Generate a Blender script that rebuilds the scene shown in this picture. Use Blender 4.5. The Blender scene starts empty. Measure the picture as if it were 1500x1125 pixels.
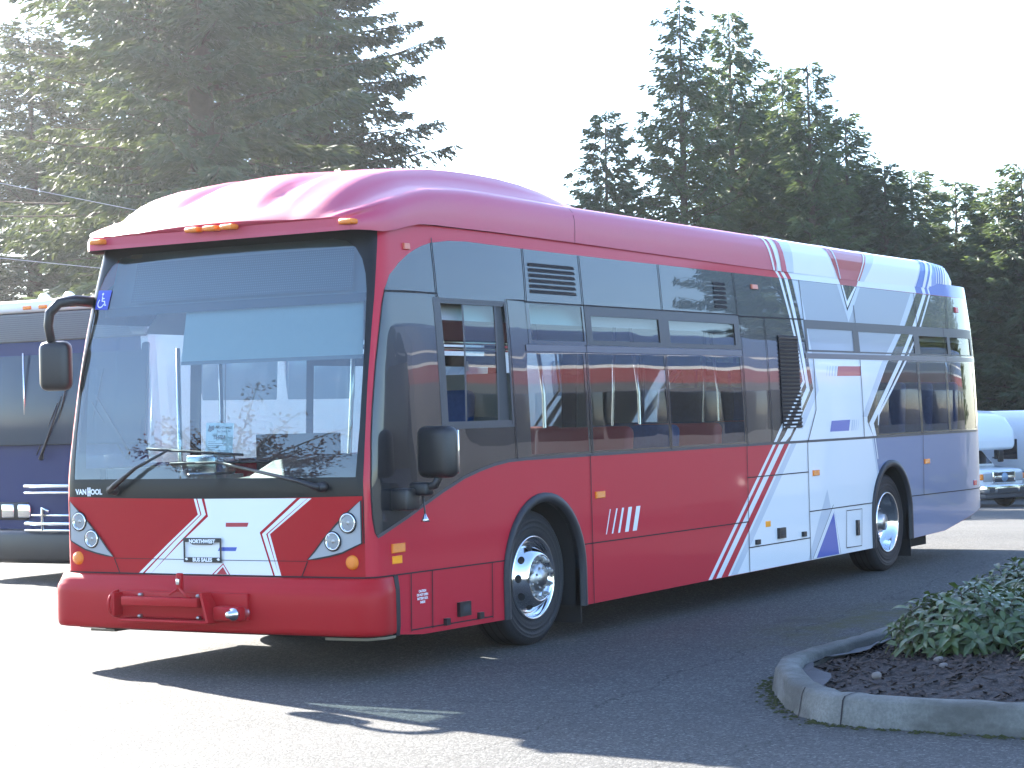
import bpy, bmesh, math, random
import numpy as np
from mathutils import Vector, Matrix
from mathutils.geometry import tessellate_polygon

# ------------------------------------------------------------------ camera, sky, sun, exposure
scene = bpy.context.scene
COL = scene.collection
cam_data = bpy.data.cameras.new("camera")
cam_data.sensor_width = 36.0
cam_data.lens = 73.7357
cam_data.clip_start = 0.1
cam_data.clip_end = 3000.0
cam = bpy.data.objects.new("camera", cam_data)
COL.objects.link(cam)
_r = Vector((0.5166926555519339, -0.8557626845405651, -0.026437235986688797))
_u = Vector((0.001537627133939741, -0.0299509011416851, 0.9995501884465823))
_f = Vector((0.8561695715396716, 0.5165008918373, 0.014159566723108034))
cam.matrix_world = Matrix(((_r.x, _u.x, -_f.x, -10.80815), (_r.y, _u.y, -_f.y, -8.85705), (_r.z, _u.z, -_f.z, 1.65738), (0, 0, 0, 1)))
scene.camera = cam

SUN = Vector((0.69, 1.60, 1.0)).normalized()
sun_el = math.asin(SUN.z)
sun_az = math.atan2(SUN.x, SUN.y)
world = bpy.data.worlds.new("World")
scene.world = world
world.use_nodes = True
wn = world.node_tree
wn.nodes.clear()
_sky = wn.nodes.new("ShaderNodeTexSky")
_sky.sky_type = 'NISHITA'
_sky.sun_disc = False
_sky.sun_elevation = sun_el
_sky.sun_rotation = sun_az
_sky.air_density = 0.9
_sky.dust_density = 0.6
_sky.ozone_density = 3.5
_bg = wn.nodes.new("ShaderNodeBackground")
_bg.inputs['Strength'].default_value = 0.10
_wo = wn.nodes.new("ShaderNodeOutputWorld")
wn.links.new(_sky.outputs[0], _bg.inputs[0])
wn.links.new(_bg.outputs[0], _wo.inputs[0])
sun_data = bpy.data.lights.new("sun", 'SUN')
sun_data.energy = 4.7
sun_data.angle = math.radians(0.53)
sun_data.color = (1.0, 0.95, 0.86)
sun_ob = bpy.data.objects.new("sun", sun_data)
COL.objects.link(sun_ob)
sun_ob.rotation_euler = (-SUN).to_track_quat('-Z', 'Y').to_euler()
scene.view_settings.view_transform = 'Standard'
scene.view_settings.look = 'None'
scene.view_settings.gamma = 1.0
scene.view_settings.exposure = 2.9
scene.render.engine = 'CYCLES'
scene.cycles.max_bounces = 10
scene.cycles.transparent_max_bounces = 24
scene.cycles.glossy_bounces = 5
scene.cycles.caustics_reflective = False
scene.cycles.caustics_refractive = False

# ------------------------------------------------------------------ tagging helpers
def tag(o, label=None, cat=None, group=None, kind=None):
    if label: o["label"] = label
    if cat: o["category"] = cat
    if group: o["group"] = group
    if kind: o["kind"] = kind
    return o

def thing(name, label, cat, loc=(0, 0, 0), rz=0.0, group=None):
    o = bpy.data.objects.new(name, None)
    o.empty_display_size = 0.2
    COL.objects.link(o)
    o.location = loc
    o.rotation_euler = (0, 0, rz)
    return tag(o, label, cat, group)

def copy_tree(o, parent=None):
    c = o.copy()
    COL.objects.link(c)
    c.parent = parent
    for ch in list(o.children):
        copy_tree(ch, c)
    return c

# ------------------------------------------------------------------ materials
def lin(c):
    return tuple(((v / 255.0) / 12.92 if v / 255.0 <= 0.04045 else ((v / 255.0 + 0.055) / 1.055) ** 2.4) for v in c)

class NT:
    def __init__(self, name):
        self.m = bpy.data.materials.new(name)
        self.m.use_nodes = True
        self.t = self.m.node_tree
        self.t.nodes.clear()
        self.out = self.t.nodes.new("ShaderNodeOutputMaterial")
    def n(self, typ, **kw):
        nd = self.t.nodes.new(typ)
        for k, v in kw.items():
            if k == 'i':
                for a, b in v.items():
                    nd.inputs[a].default_value = b
            else:
                setattr(nd, k, v)
        return nd
    def l(self, a, b):
        self.t.links.new(a, b)
    def coord(self, scale=1.0, obj=True):
        tc = self.n("ShaderNodeTexCoord")
        mp = self.n("ShaderNodeMapping")
        s = scale if isinstance(scale, tuple) else (scale,) * 3
        mp.inputs['Scale'].default_value = s
        self.l(tc.outputs['Object'], mp.inputs[0])
        return mp.outputs[0]
    def noise(self, scale, detail=3.0, rough=0.55, vec=None):
        nz = self.n("ShaderNodeTexNoise", i={'Scale': scale, 'Detail': detail, 'Roughness': rough})
        if vec is None:
            vec = self.coord()
        self.l(vec, nz.inputs['Vector'])
        return nz.outputs['Fac']
    def ramp(self, fac, stops):
        r = self.n("ShaderNodeValToRGB")
        e = r.color_ramp.elements
        while len(e) < len(stops):
            e.new(0.5)
        for k, (p, c) in enumerate(stops):
            e[k].position = p
            e[k].color = (c[0], c[1], c[2], 1.0) if not isinstance(c, (int, float)) else (c, c, c, 1.0)
        self.l(fac, r.inputs[0])
        return r.outputs[0]
    def mixc(self, fac, a, b, mode='MIX'):
        mx = self.n("ShaderNodeMix", data_type='RGBA', blend_type=mode)
        for sock, v in ((mx.inputs['Factor'], fac), (mx.inputs[6], a), (mx.inputs[7], b)):
            if hasattr(v, 'links') or hasattr(v, 'is_linked'):
                self.l(v, sock)
            elif isinstance(v, (int, float)):
                sock.default_value = v
            else:
                sock.default_value = (v[0], v[1], v[2], 1.0)
        return mx.outputs[2]
    def math(self, op, a, b=None, c=None):
        nd = self.n("ShaderNodeMath", operation=op)
        for k, v in enumerate((a, b, c)):
            if v is None: continue
            if hasattr(v, 'is_linked'): self.l(v, nd.inputs[k])
            else: nd.inputs[k].default_value = v
        return nd.outputs[0]
    def bump(self, height, strength=0.2, dist=0.01, normal=None):
        b = self.n("ShaderNodeBump", i={'Strength': strength, 'Distance': dist})
        self.l(height, b.inputs['Height'])
        if normal is not None: self.l(normal, b.inputs['Normal'])
        return b.outputs[0]
    def principled(self, color, rough=0.5, metal=0.0, coat=0.0, coat_rough=0.03, spec=0.5, normal=None, coat_normal=None):
        p = self.n("ShaderNodeBsdfPrincipled")
        for sock, v in ((p.inputs['Base Color'], color), (p.inputs['Roughness'], rough)):
            if hasattr(v, 'is_linked'): self.l(v, sock)
            elif isinstance(v, (int, float)): sock.default_value = v
            else: sock.default_value = (v[0], v[1], v[2], 1.0)
        p.inputs['Metallic'].default_value = metal
        p.inputs['Coat Weight'].default_value = coat
        p.inputs['Coat Roughness'].default_value = coat_rough
        p.inputs['Specular IOR Level'].default_value = spec
        if normal is not None: self.l(normal, p.inputs['Normal'])
        if coat_normal is not None: self.l(coat_normal, p.inputs['Coat Normal'])
        self.l(p.outputs[0], self.out.inputs[0])
        self.p = p
        return p

def paint(name, col, rough=0.35, coat=0.8, coat_rough=0.04, wav=0.25, dirt=0.12, wavscale=1.3, spec=0.5, metal=0.0):
    t = NT(name)
    v = t.coord()
    n1 = t.noise(2.2, 4, 0.6, v)
    n2 = t.noise(38.0, 3, 0.6, v)
    c = t.mixc(t.math('MULTIPLY', n1, dirt * 1.6), col, tuple(x * 0.72 + 0.03 for x in col))
    c = t.mixc(t.math('MULTIPLY', n2, dirt), c, tuple(min(1, x * 1.15 + 0.02) for x in col))
    w = t.bump(t.noise(wavscale, 1.5, 0.4, v), wav, 0.02)
    t.principled(c, rough, metal, coat, coat_rough, spec, w, w)
    return t.m

def plain(name, col, rough=0.5, metal=0.0, spec=0.5, var=0.15, bump=0.0, nscale=20.0):
    t = NT(name)
    v = t.coord()
    n1 = t.noise(nscale, 4, 0.6, v)
    c = t.mixc(t.math('MULTIPLY', n1, 2 * var), tuple(x * (1 + var) for x in col), tuple(x * (1 - 1.2 * var) for x in col))
    nrm = t.bump(t.noise(nscale * 6, 3, 0.6, v), bump, 0.01) if bump else None
    t.principled(c, rough, metal, 0, 0.03, spec, nrm)
    return t.m

def glass(name, tint, f0=0.05, wav=0.15, gain=1.0, wavscale=0.9, dust=0.0):
    t = NT(name)
    v = t.coord()
    nrm = t.bump(t.noise(wavscale, 1.0, 0.4, v), wav, 0.02)
    lw = t.n("ShaderNodeLayerWeight", i={'Blend': 0.5})
    p5 = t.math('POWER', lw.outputs['Facing'], 4.0)
    f = t.math('MULTIPLY_ADD', p5, (1.0 - f0) * gain, f0)
    f = t.math('MINIMUM', f, 0.95)
    tr = t.n("ShaderNodeBsdfTransparent")
    tr.inputs[0].default_value = (tint[0], tint[1], tint[2], 1)
    gl = t.n("ShaderNodeBsdfGlossy", i={'Roughness': 0.004})
    t.l(nrm, gl.inputs['Normal'])
    mx = t.n("ShaderNodeMixShader")
    t.l(f, mx.inputs[0]); t.l(tr.outputs[0], mx.inputs[1]); t.l(gl.outputs[0], mx.inputs[2])
    last = mx.outputs[0]
    if dust > 0:
        df = t.n("ShaderNodeBsdfDiffuse"); df.inputs[0].default_value = (0.55, 0.56, 0.58, 1)
        m2 = t.n("ShaderNodeMixShader")
        t.l(t.math('MULTIPLY', t.ramp(t.noise(3.0, 5, 0.65, v), [(0.3, 0.35), (0.75, 1.0)]), dust), m2.inputs[0])
        t.l(last, m2.inputs[1]); t.l(df.outputs[0], m2.inputs[2])
        last = m2.outputs[0]
    t.l(last, t.out.inputs[0])
    return t.m

RED = (0.50, 0.006, 0.026)
M = {}
M['red'] = paint('red_paint', RED, 0.45, 0.30, 0.05, 0.10, 0.10, spec=0.25)
M['red_bumper'] = paint('red_bumper_paint', (0.42, 0.004, 0.011), 0.5, 0.10, 0.10, 0.05, 0.12, spec=0.16)
M['red_faded'] = paint('faded_red_gelcoat', (0.50, 0.032, 0.085), 0.42, 0.35, 0.22, 0.15, 0.35, 2.0)
M['white'] = paint('white_paint', (0.80, 0.81, 0.82), 0.35, 0.6, 0.05, 0.20, 0.08)
M['white_roof'] = paint('white_roof_gelcoat', (0.80, 0.80, 0.79), 0.4, 0.4, 0.12, 0.1, 0.15)
M['grey_white'] = paint('pale_grey_vinyl', (0.56, 0.60, 0.66), 0.35, 0.6, 0.05, 0.10, 0.06)
M['blue'] = paint('blue_paint', (0.15, 0.20, 0.345), 0.35, 0.8, 0.03, 0.22, 0.08, 1.1)
M['blue_roof'] = paint('blue_roof_gelcoat', (0.06, 0.16, 0.50), 0.4, 0.4, 0.12, 0.1, 0.12)
M['mid_grey'] = paint('mid_grey_vinyl', (0.34, 0.37, 0.42), 0.35, 0.6, 0.05, 0.16, 0.08)  # white livery with its shade and reflection put into the colour
M['deco_red'] = paint('red_vinyl', (0.40, 0.01, 0.03), 0.35, 0.6, 0.06, 0.10, 0.06)
M['deco_blue'] = paint('blue_vinyl', (0.05, 0.10, 0.42), 0.35, 0.6, 0.06, 0.10, 0.06)
M['black_gloss'] = paint('black_glazed_panel', (0.008, 0.010, 0.014), 0.25, 0.85, 0.008, 0.30, 0.15, 1.1, spec=0.3)
M['black_mask'] = paint('black_enamel_mask', (0.006, 0.007, 0.008), 0.35, 0.12, 0.02, 0.05, 0.1, spec=0.2)
M['coach_blue'] = paint('coach_navy', (0.012, 0.040, 0.125), 0.4, 0.3, 0.06, 0.1, 0.08)
M['coach_red'] = paint('coach_red', (0.125, 0.012, 0.018), 0.5, 0.2, 0.06, 0.1, 0.08)
M['coach_line'] = paint('coach_pinstripe', (0.36, 0.36, 0.38), 0.5, 0.2, 0.06, 0.1, 0.08)
M['bus_navy'] = paint('transit_navy', (0.010, 0.022, 0.105), 0.4, 0.10, 0.06, 0.1, 0.08, spec=0.25)
M['pale_glass'] = plain('sky_lit_glass', (0.17, 0.23, 0.28), 0.08, 0, 0.6, 0.1, 0, 2)  # bright sky reflection painted into the opaque pane colour
M['dim_glass'] = plain('dark_coach_glass', (0.035, 0.05, 0.07), 0.12, 0, 0.35, 0.2, 0, 2)
M['frame_grey'] = plain('window_frame_grey', (0.045, 0.045, 0.052), 0.42, 0.0, 0.5, 0.12)
M['rail_grey'] = plain('grey_rail', (0.11, 0.11, 0.135), 0.32, 0.4, 0.5, 0.1)
M['rubber'] = plain('black_rubber', (0.014, 0.014, 0.016), 0.55, 0, 0.4, 0.3, 0.2)
M['tyre'] = plain('tyre_rubber', (0.017, 0.017, 0.019), 0.62, 0, 0.4, 0.35, 0.35, 14)
M['flare'] = plain('arch_rubber', (0.022, 0.022, 0.026), 0.5, 0, 0.4, 0.25, 0.15)
M['seam'] = plain('panel_gap', (0.01, 0.006, 0.008), 0.8)
M['under'] = plain('dark_underbody', (0.012, 0.012, 0.013), 0.9)
M['black_plastic'] = plain('black_plastic', (0.014, 0.014, 0.016), 0.33, 0, 0.5, 0.25, 0.1, 60)
M['chrome'] = plain('polished_aluminium', (0.78, 0.79, 0.80), 0.09, 1.0, 0.5, 0.08, 0.03, 8)
M['hub_metal'] = plain('dull_aluminium', (0.42, 0.41, 0.40), 0.36, 1.0, 0.5, 0.25, 0.1, 25)
M['steel'] = plain('stainless_steel', (0.62, 0.62, 0.63), 0.22, 1.0, 0.5, 0.1)
M['amber'] = plain('amber_lens', (0.85, 0.22, 0.008), 0.18, 0, 0.6, 0.25, 0.5, 90)
M['amber2'] = plain('amber_reflector', (0.95, 0.34, 0.01), 0.3, 0, 0.5, 0.1)
M['red_lens'] = plain('red_reflector', (0.5, 0.02, 0.03), 0.25)
M['faded_lens'] = plain('faded_orange_lens', (0.62, 0.16, 0.09), 0.3, 0, 0.5, 0.2, 0.3, 90)
M['lamp_grey'] = plain('satin_grey_housing', (0.34, 0.34, 0.345), 0.4, 0, 0.5, 0.06)
M['lamp_glass'] = glass('clear_lens', (0.95, 0.95, 0.95), 0.06, 0.0)
M['letter'] = plain('pale_lettering', (0.75, 0.76, 0.76), 0.5)
M['ink'] = plain('black_ink', (0.02, 0.02, 0.025), 0.6)
M['paper'] = plain('white_paper', (0.8, 0.8, 0.8), 0.7, 0, 0.3, 0.03)
M['sticker_blue'] = plain('blue_sticker', (0.03, 0.055, 0.42), 0.4)
M['windscreen'] = glass('windscreen_glass', (0.55, 0.69, 0.71), 0.135, 0.06, 0.9, 0.5, 0.02)
M['tint'] = glass('tinted_glass', (0.66, 0.70, 0.69), 0.075, 0.20, 0.9, 0.9, 0.01)
M['tint_green'] = glass('greenish_glass', (0.55, 0.74, 0.72), 0.075, 0.12, 0.9)
M['inner_grey'] = plain('interior_grey', (0.15, 0.15, 0.155), 0.6)
M['inner_white'] = plain('interior_white', (0.36, 0.36, 0.36), 0.5)
M['inner_dark'] = plain('interior_dark', (0.035, 0.036, 0.04), 0.6)
M['floor_in'] = plain('bus_floor', (0.10, 0.10, 0.11), 0.6, 0, .4, 0.2, 0, 60)
M['seat_fab'] = plain('seat_fabric', (0.03, 0.06, 0.16), 0.9, 0, 0.2, 0.4, 0.2, 30)
M['seat_red'] = plain('red_seat_back', (0.22, 0.012, 0.016), 0.5)
M['blind'] = plain('sun_blind', (0.36, 0.39, 0.38), 0.8)
M['tan'] = plain('tan_trim', (0.22, 0.18, 0.13), 0.6)
M['mirror_glass'] = plain('mirror_face', (0.8, 0.8, 0.8), 0.02, 1.0, 0.5, 0.0)

# ------------------------------------------------------------------ mesh builder
class MB:
    def __init__(self):
        self.v = []; self.f = []; self.mi = []; self.sm = []
    def add(self, vs, fs, mi=0, smooth=False):
        o = len(self.v)
        self.v.extend([tuple(map(float, p)) for p in vs])
        for f in fs:
            self.f.append([o + k for k in f]); self.mi.append(mi); self.sm.append(smooth)
    def box(self, lo, hi, mi=0, rot=None, piv=None):
        x0, y0, z0 = lo; x1, y1, z1 = hi
        vs = [(x0, y0, z0), (x1, y0, z0), (x1, y1, z0), (x0, y1, z0), (x0, y0, z1), (x1, y0, z1), (x1, y1, z1), (x0, y1, z1)]
        if rot is not None:
            piv = Vector(piv) if piv is not None else Vector(((x0 + x1) / 2, (y0 + y1) / 2, (z0 + z1) / 2))
            vs = [rot @ (Vector(p) - piv) + piv for p in vs]
        self.add(vs, [(0, 3, 2, 1), (4, 5, 6, 7), (0, 1, 5, 4), (1, 2, 6, 5), (2, 3, 7, 6), (3, 0, 4, 7)], mi)
    def rbox(self, lo, hi, r, mi=0, rot=None, seg=3, piv=None):
        bm = bmesh.new()
        bmesh.ops.create_cube(bm, size=1.0)
        c = [(a + b) / 2 for a, b in zip(lo, hi)]; s = [b - a for a, b in zip(lo, hi)]
        for v in bm.verts:
            v.co = Vector((v.co.x * s[0], v.co.y * s[1], v.co.z * s[2]))
        bmesh.ops.bevel(bm, geom=list(bm.edges), offset=r, segments=seg, profile=0.5, affect='EDGES', clamp_overlap=True)
        off = Vector(c)
        pv = Vector(piv) - off if piv is not None else Vector((0, 0, 0))
        vs = [((rot @ (v.co - pv) + pv) if rot is not None else v.co) + off for v in bm.verts]
        bm.verts.index_update()
        self.add(vs, [[v.index for v in f.verts] for f in bm.faces], mi, True)
        bm.free()
    def tube(self, pts, r, n=8, mi=0, cap=True):
        pts = [Vector(p) for p in pts]
        rs = r if isinstance(r, (list, tuple)) else [r] * len(pts)
        rings = []
        up = Vector((0, 0, 1))
        prev = None
        for k, p in enumerate(pts):
            d = (pts[min(k + 1, len(pts) - 1)] - pts[max(k - 1, 0)])
            if d.length < 1e-9: d = Vector((0, 0, 1))
            d.normalize()
            if prev is None:
                a = d.cross(up)
                if a.length < 1e-3: a = d.cross(Vector((1, 0, 0)))
            else:
                a = prev - d * prev.dot(d)
                if a.length < 1e-5: a = d.cross(up)
            a.normalize(); prev = a
            b = d.cross(a)
            rings.append([p + (a * math.cos(2 * math.pi * j / n) + b * math.sin(2 * math.pi * j / n)) * rs[k] for j in range(n)])
        vs = [q for ring in rings for q in ring]
        fs = []
        for k in range(len(pts) - 1):
            for j in range(n):
                fs.append((k * n + j, k * n + (j + 1) % n, (k + 1) * n + (j + 1) % n, (k + 1) * n + j))
        self.add(vs, fs, mi, True)
        if cap:
            o = len(self.v) - len(vs)
            self.f.append([o + j for j in reversed(range(n))]); self.mi.append(mi); self.sm.append(False)
            e = o + (len(pts) - 1) * n
            self.f.append([e + j for j in range(n)]); self.mi.append(mi); self.sm.append(False)
    def lathe(self, prof, center, axis='y', n=48, mi=0, smooth=True, mis=None):
        # prof: list of (axial, radius)
        vs = []; fs = []
        for a, r in prof:
            for j in range(n):
                th = 2 * math.pi * j / n
                if axis == 'y': vs.append((center[0] + r * math.cos(th), center[1] + a, center[2] + r * math.sin(th)))
                elif axis == 'x': vs.append((center[0] + a, center[1] + r * math.cos(th), center[2] + r * math.sin(th)))
                else: vs.append((center[0] + r * math.cos(th), center[1] + r * math.sin(th), center[2] + a))
        for k in range(len(prof) - 1):
            for j in range(n):
                fs.append((k * n + j, (k + 1) * n + j, (k + 1) * n + (j + 1) % n, k * n + (j + 1) % n))
        self.add(vs, fs, mi, smooth)
    def loft(self, rings, mi=0, closed=True, caps=False, smooth=True):
        n = len(rings[0]); vs = [p for r in rings for p in r]; fs = []
        m = n if closed else n - 1
        for k in range(len(rings) - 1):
            for j in range(m):
                fs.append((k * n + j, k * n + (j + 1) % n, (k + 1) * n + (j + 1) % n, (k + 1) * n + j))
        self.add(vs, fs, mi, smooth)
        if caps:
            o = len(self.v) - len(vs)
            self.f.append([o + j for j in reversed(range(n))]); self.mi.append(mi); self.sm.append(False)
            self.f.append([o + (len(rings) - 1) * n + j for j in range(n)]); self.mi.append(mi); self.sm.append(False)
    def build(self, name, mats, parent=None, recalc=False, bevel=0.0, autosmooth=None):
        me = bpy.data.meshes.new(name)
        me.from_pydata(self.v, [], self.f)
        mats = mats if isinstance(mats, (list, tuple)) else [mats]
        for m in mats: me.materials.append(m)
        me.polygons.foreach_set("material_index", self.mi)
        me.polygons.foreach_set("use_smooth", self.sm)
        me.update()
        if recalc:
            bm = bmesh.new(); bm.from_mesh(me)
            bmesh.ops.recalc_face_normals(bm, faces=bm.faces)
            bm.to_mesh(me); bm.free()
        o = bpy.data.objects.new(name, me)
        COL.objects.link(o)
        if parent is not None: o.parent = parent
        if bevel:
            md = o.modifiers.new("bevel", 'BEVEL'); md.width = bevel; md.segments = 2; md.limit_method = 'ANGLE'; md.angle_limit = math.radians(40)
        if autosmooth:
            me.set_sharp_from_angle(angle=math.radians(autosmooth))
        return o

def text_mesh(s, size, bold=0.0):
    cu = bpy.data.curves.new("lettering", 'FONT')
    cu.body = s; cu.size = size; cu.align_x = 'CENTER'; cu.align_y = 'CENTER'; cu.offset = bold
    cu.resolution_u = 3
    ob = bpy.data.objects.new("lettering", cu)
    COL.objects.link(ob)
    dg = bpy.context.evaluated_depsgraph_get()
    me = bpy.data.meshes.new_from_object(ob.evaluated_get(dg))
    vs = [(v.co.x, v.co.y) for v in me.vertices]; fs = [list(p.vertices) for p in me.polygons]
    bpy.data.objects.remove(ob); bpy.data.curves.remove(cu); bpy.data.meshes.remove(me)
    return vs, fs

def smoothstep(a, b, x):
    t = max(0.0, min(1.0, (x - a) / (b - a)))
    return t * t * (3 - 2 * t)

def strip(pl, w, close=False):
    """polyline widened to polygons (list of quads) in 2-D"""
    out = []
    n = len(pl)
    L = []; R = []
    for k in range(n):
        if close: a, b = pl[(k - 1) % n], pl[(k + 1) % n]
        else: a, b = pl[max(k - 1, 0)], pl[min(k + 1, n - 1)]
        dx, dy = b[0] - a[0], b[1] - a[1]; l = math.hypot(dx, dy) or 1
        L.append((pl[k][0] - dy / l * w / 2, pl[k][1] + dx / l * w / 2)); R.append((pl[k][0] + dy / l * w / 2, pl[k][1] - dx / l * w / 2))
    for k in range(n if close else n - 1):
        j = (k + 1) % n
        out.append([R[k], R[j], L[j], L[k]])
    return out

def circle2(cx, cy, r, n=24, r2=None):
    return [(cx + r * math.cos(2 * math.pi * k / n), cy + (r2 or r) * math.sin(2 * math.pi * k / n)) for k in range(n)]

def rrect(x0, y0, x1, y1, r, n=5):
    pts = []
    for cx, cy, a0 in ((x1 - r, y0 + r, -90), (x1 - r, y1 - r, 0), (x0 + r, y1 - r, 90), (x0 + r, y0 + r, 180)):
        for k in range(n + 1):
            a = math.radians(a0 + 90 * k / n)
            pts.append((cx + r * math.cos(a), cy + r * math.sin(a)))
    return pts

# ------------------------------------------------------------------ skin of the main bus: position from (girth s, height z)
def _bez(p0,p1,p2,p3,n):
    t=np.linspace(0,1,n)[:,None]
    p0,p1,p2,p3=map(np.array,(p0,p1,p2,p3))
    return (1-t)**3*p0+3*(1-t)**2*t*p1+3*(1-t)*t*t*p2+t**3*p3
def outline():
    y=np.linspace(0,-1.16,60); a=np.stack([-.06+.03*(y/1.16)**2,y],1)
    b=_bez((-.03,-1.16),(-.0265,-1.25),(.0,-1.295),(.12,-1.295),40)
    x=np.linspace(.12,10.9,200); c=np.stack([x,-1.295+0*x],1)
    d=_bez((10.9,-1.295),(11.8,-1.295),(12.2,-1.22),(12.28,-.85),60)
    e=_bez((12.28,-.85),(12.32,-.6),(12.34,-.3),(12.34,0),30)
    P=np.concatenate([a,b[1:],c[1:],d[1:],e[1:]])
    return P
OUT=outline()
_sl=np.concatenate([[0],np.cumsum(np.linalg.norm(np.diff(OUT,axis=0),axis=1))])
S0=float(np.interp(1.0,OUT[100:290,0],_sl[100:290])-1.0)
SMAX=float(_sl[-1])
def side_lean(z):
    return np.interp(z,[1.34,1.5,1.7,1.9,2.1,2.25,2.45,2.65,2.85,3.0],[0,.004,.0105,.0185,.028,.0375,.055,.079,.106,.13])
def surf(s,z,off=0.):
    s=np.asarray(s,float); z=np.asarray(z,float)
    sg=np.where(s<0,-1.,1.); a=np.abs(s)
    x=np.interp(a,_sl,OUT[:,0]); y=np.interp(a,_sl,OUT[:,1])
    e=.012
    x1=np.interp(np.minimum(a+e,SMAX),_sl,OUT[:,0]); x0=np.interp(np.maximum(a-e,0),_sl,OUT[:,0])
    y1=np.interp(np.minimum(a+e,SMAX),_sl,OUT[:,1]); y0=np.interp(np.maximum(a-e,0),_sl,OUT[:,1])
    tx,ty=x1-x0,y1-y0; l=np.hypot(tx,ty); tx/=l; ty/=l
    nx,ny=ty,-tx
    side=side_lean(z); fr=.30*np.clip((z-1.22)/1.62,0,None)**1.25
    k=np.clip((a-1.30)/.80,0,1); k=1-k*k*(3-2*k)
    kr=np.clip((a-13.0)/1.2,0,1)
    return np.stack([x+fr*k-side*kr+nx*off,(y*(1-side/1.295)+ny*off)*sg,z+0*x],-1)

def S1(s, z, off=0.0):
    p = surf(s, z, off)
    return (float(p[0]), float(p[1]), float(p[2]))

_CUTS = sorted(set([round(x, 3) for x in np.concatenate([np.arange(-1.6, -1.05, .03), np.arange(-1.0, 1.01, .2), np.arange(1.06, 1.62, .03), np.arange(1.64, 2.2, .06), np.arange(2.2, 12.2, 1.0), np.arange(12.2, 14.6, .08)])]))
_ZCUTS = [round(x, 3) for x in np.arange(1.25, 2.95, 0.12)]

def map_poly(mb, outer, holes=(), off=0.0, mi=0, mirror=False, fn=None, smooth=True, cuts=True):
    """fill a polygon drawn on the unrolled skin, cut it along the curved zones and lay it on the skin"""
    polys = [outer] + list(holes)
    tri = tessellate_polygon([[Vector((a, b, 0)) for a, b in p] for p in polys])
    pts = [q for p in polys for q in p]
    bm = bmesh.new()
    vv = [bm.verts.new((a, b, 0)) for a, b in pts]
    for t in tri:
        try: bm.faces.new([vv[k] for k in t])
        except ValueError: pass
    lay_bm(mb, bm, off, mi, mirror, fn, smooth, cuts)

def lay_mesh(mb, vs, fs, off=0.0, mi=0, mirror=False, fn=None, cuts=False):
    bm = bmesh.new()
    vv = [bm.verts.new((a, b, 0)) for a, b in vs]
    for f in fs:
        try: bm.faces.new([vv[k] for k in f])
        except ValueError: pass
    lay_bm(mb, bm, off, mi, mirror, fn, False, cuts)

def lay_bm(mb, bm, off, mi, mirror, fn, smooth, cuts):
    bmesh.ops.recalc_face_normals(bm, faces=bm.faces)
    for f in bm.faces:
        f.normal_update()
        if f.normal.z < 0: f.normal_flip()
    if cuts:
        s0 = min(v.co.x for v in bm.verts); s1 = max(v.co.x for v in bm.verts)
        z0 = min(v.co.y for v in bm.verts); z1 = max(v.co.y for v in bm.verts)
        if fn is None:
            for c in _CUTS:
                if s0 + 1e-4 < c < s1 - 1e-4:
                    bmesh.ops.bisect_plane(bm, geom=list(bm.verts) + list(bm.edges) + list(bm.faces), plane_co=(c, 0, 0), plane_no=(1, 0, 0), dist=1e-6)
            for c in _ZCUTS:
                if z0 + 1e-4 < c < z1 - 1e-4:
                    bmesh.ops.bisect_plane(bm, geom=list(bm.verts) + list(bm.edges) + list(bm.faces), plane_co=(0, c, 0), plane_no=(0, 1, 0), dist=1e-6)
        else:
            for c in np.arange(0.1, 2.0, 0.1):
                if z0 + 1e-4 < c < z1 - 1e-4:
                    bmesh.ops.bisect_plane(bm, geom=list(bm.verts) + list(bm.edges) + list(bm.faces), plane_co=(0, float(c), 0), plane_no=(0, 1, 0), dist=1e-6)
            for c in np.arange(0.25, 12.0, 0.25):
                if s0 + 1e-4 < c < s1 - 1e-4:
                    bmesh.ops.bisect_plane(bm, geom=list(bm.verts) + list(bm.edges) + list(bm.faces), plane_co=(float(c), 0, 0), plane_no=(1, 0, 0), dist=1e-6)
    bm.verts.index_update()
    if len(bm.verts) == 0:
        bm.free(); return
    co = np.array([v.co[:2] for v in bm.verts])
    if fn is None: P = surf(co[:, 0] * (-1 if mirror else 1), co[:, 1], off)
    else:
        P = fn(co[:, 0], co[:, 1], off)
        if mirror: P[:, 1] *= -1
    fs = [[v.index for v in f.verts] for f in bm.faces]
    # the skin's outward side: s to the right, z up, seen from outside on the near side
    if mirror: fs = [f[::-1] for f in fs]
    mb.add(P, fs, mi, smooth)
    bm.free()

def lay_strips(mb, pl, w, off, mi=0, mirror=False, close=False, fn=None):
    for q in strip(pl, w, close):
        map_poly(mb, q, (), off, mi, mirror, fn)

BUS = thing("city_bus", "red white and blue low floor city bus with roof dome, parked in the foreground", "bus", (0, 0, 0))

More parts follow.
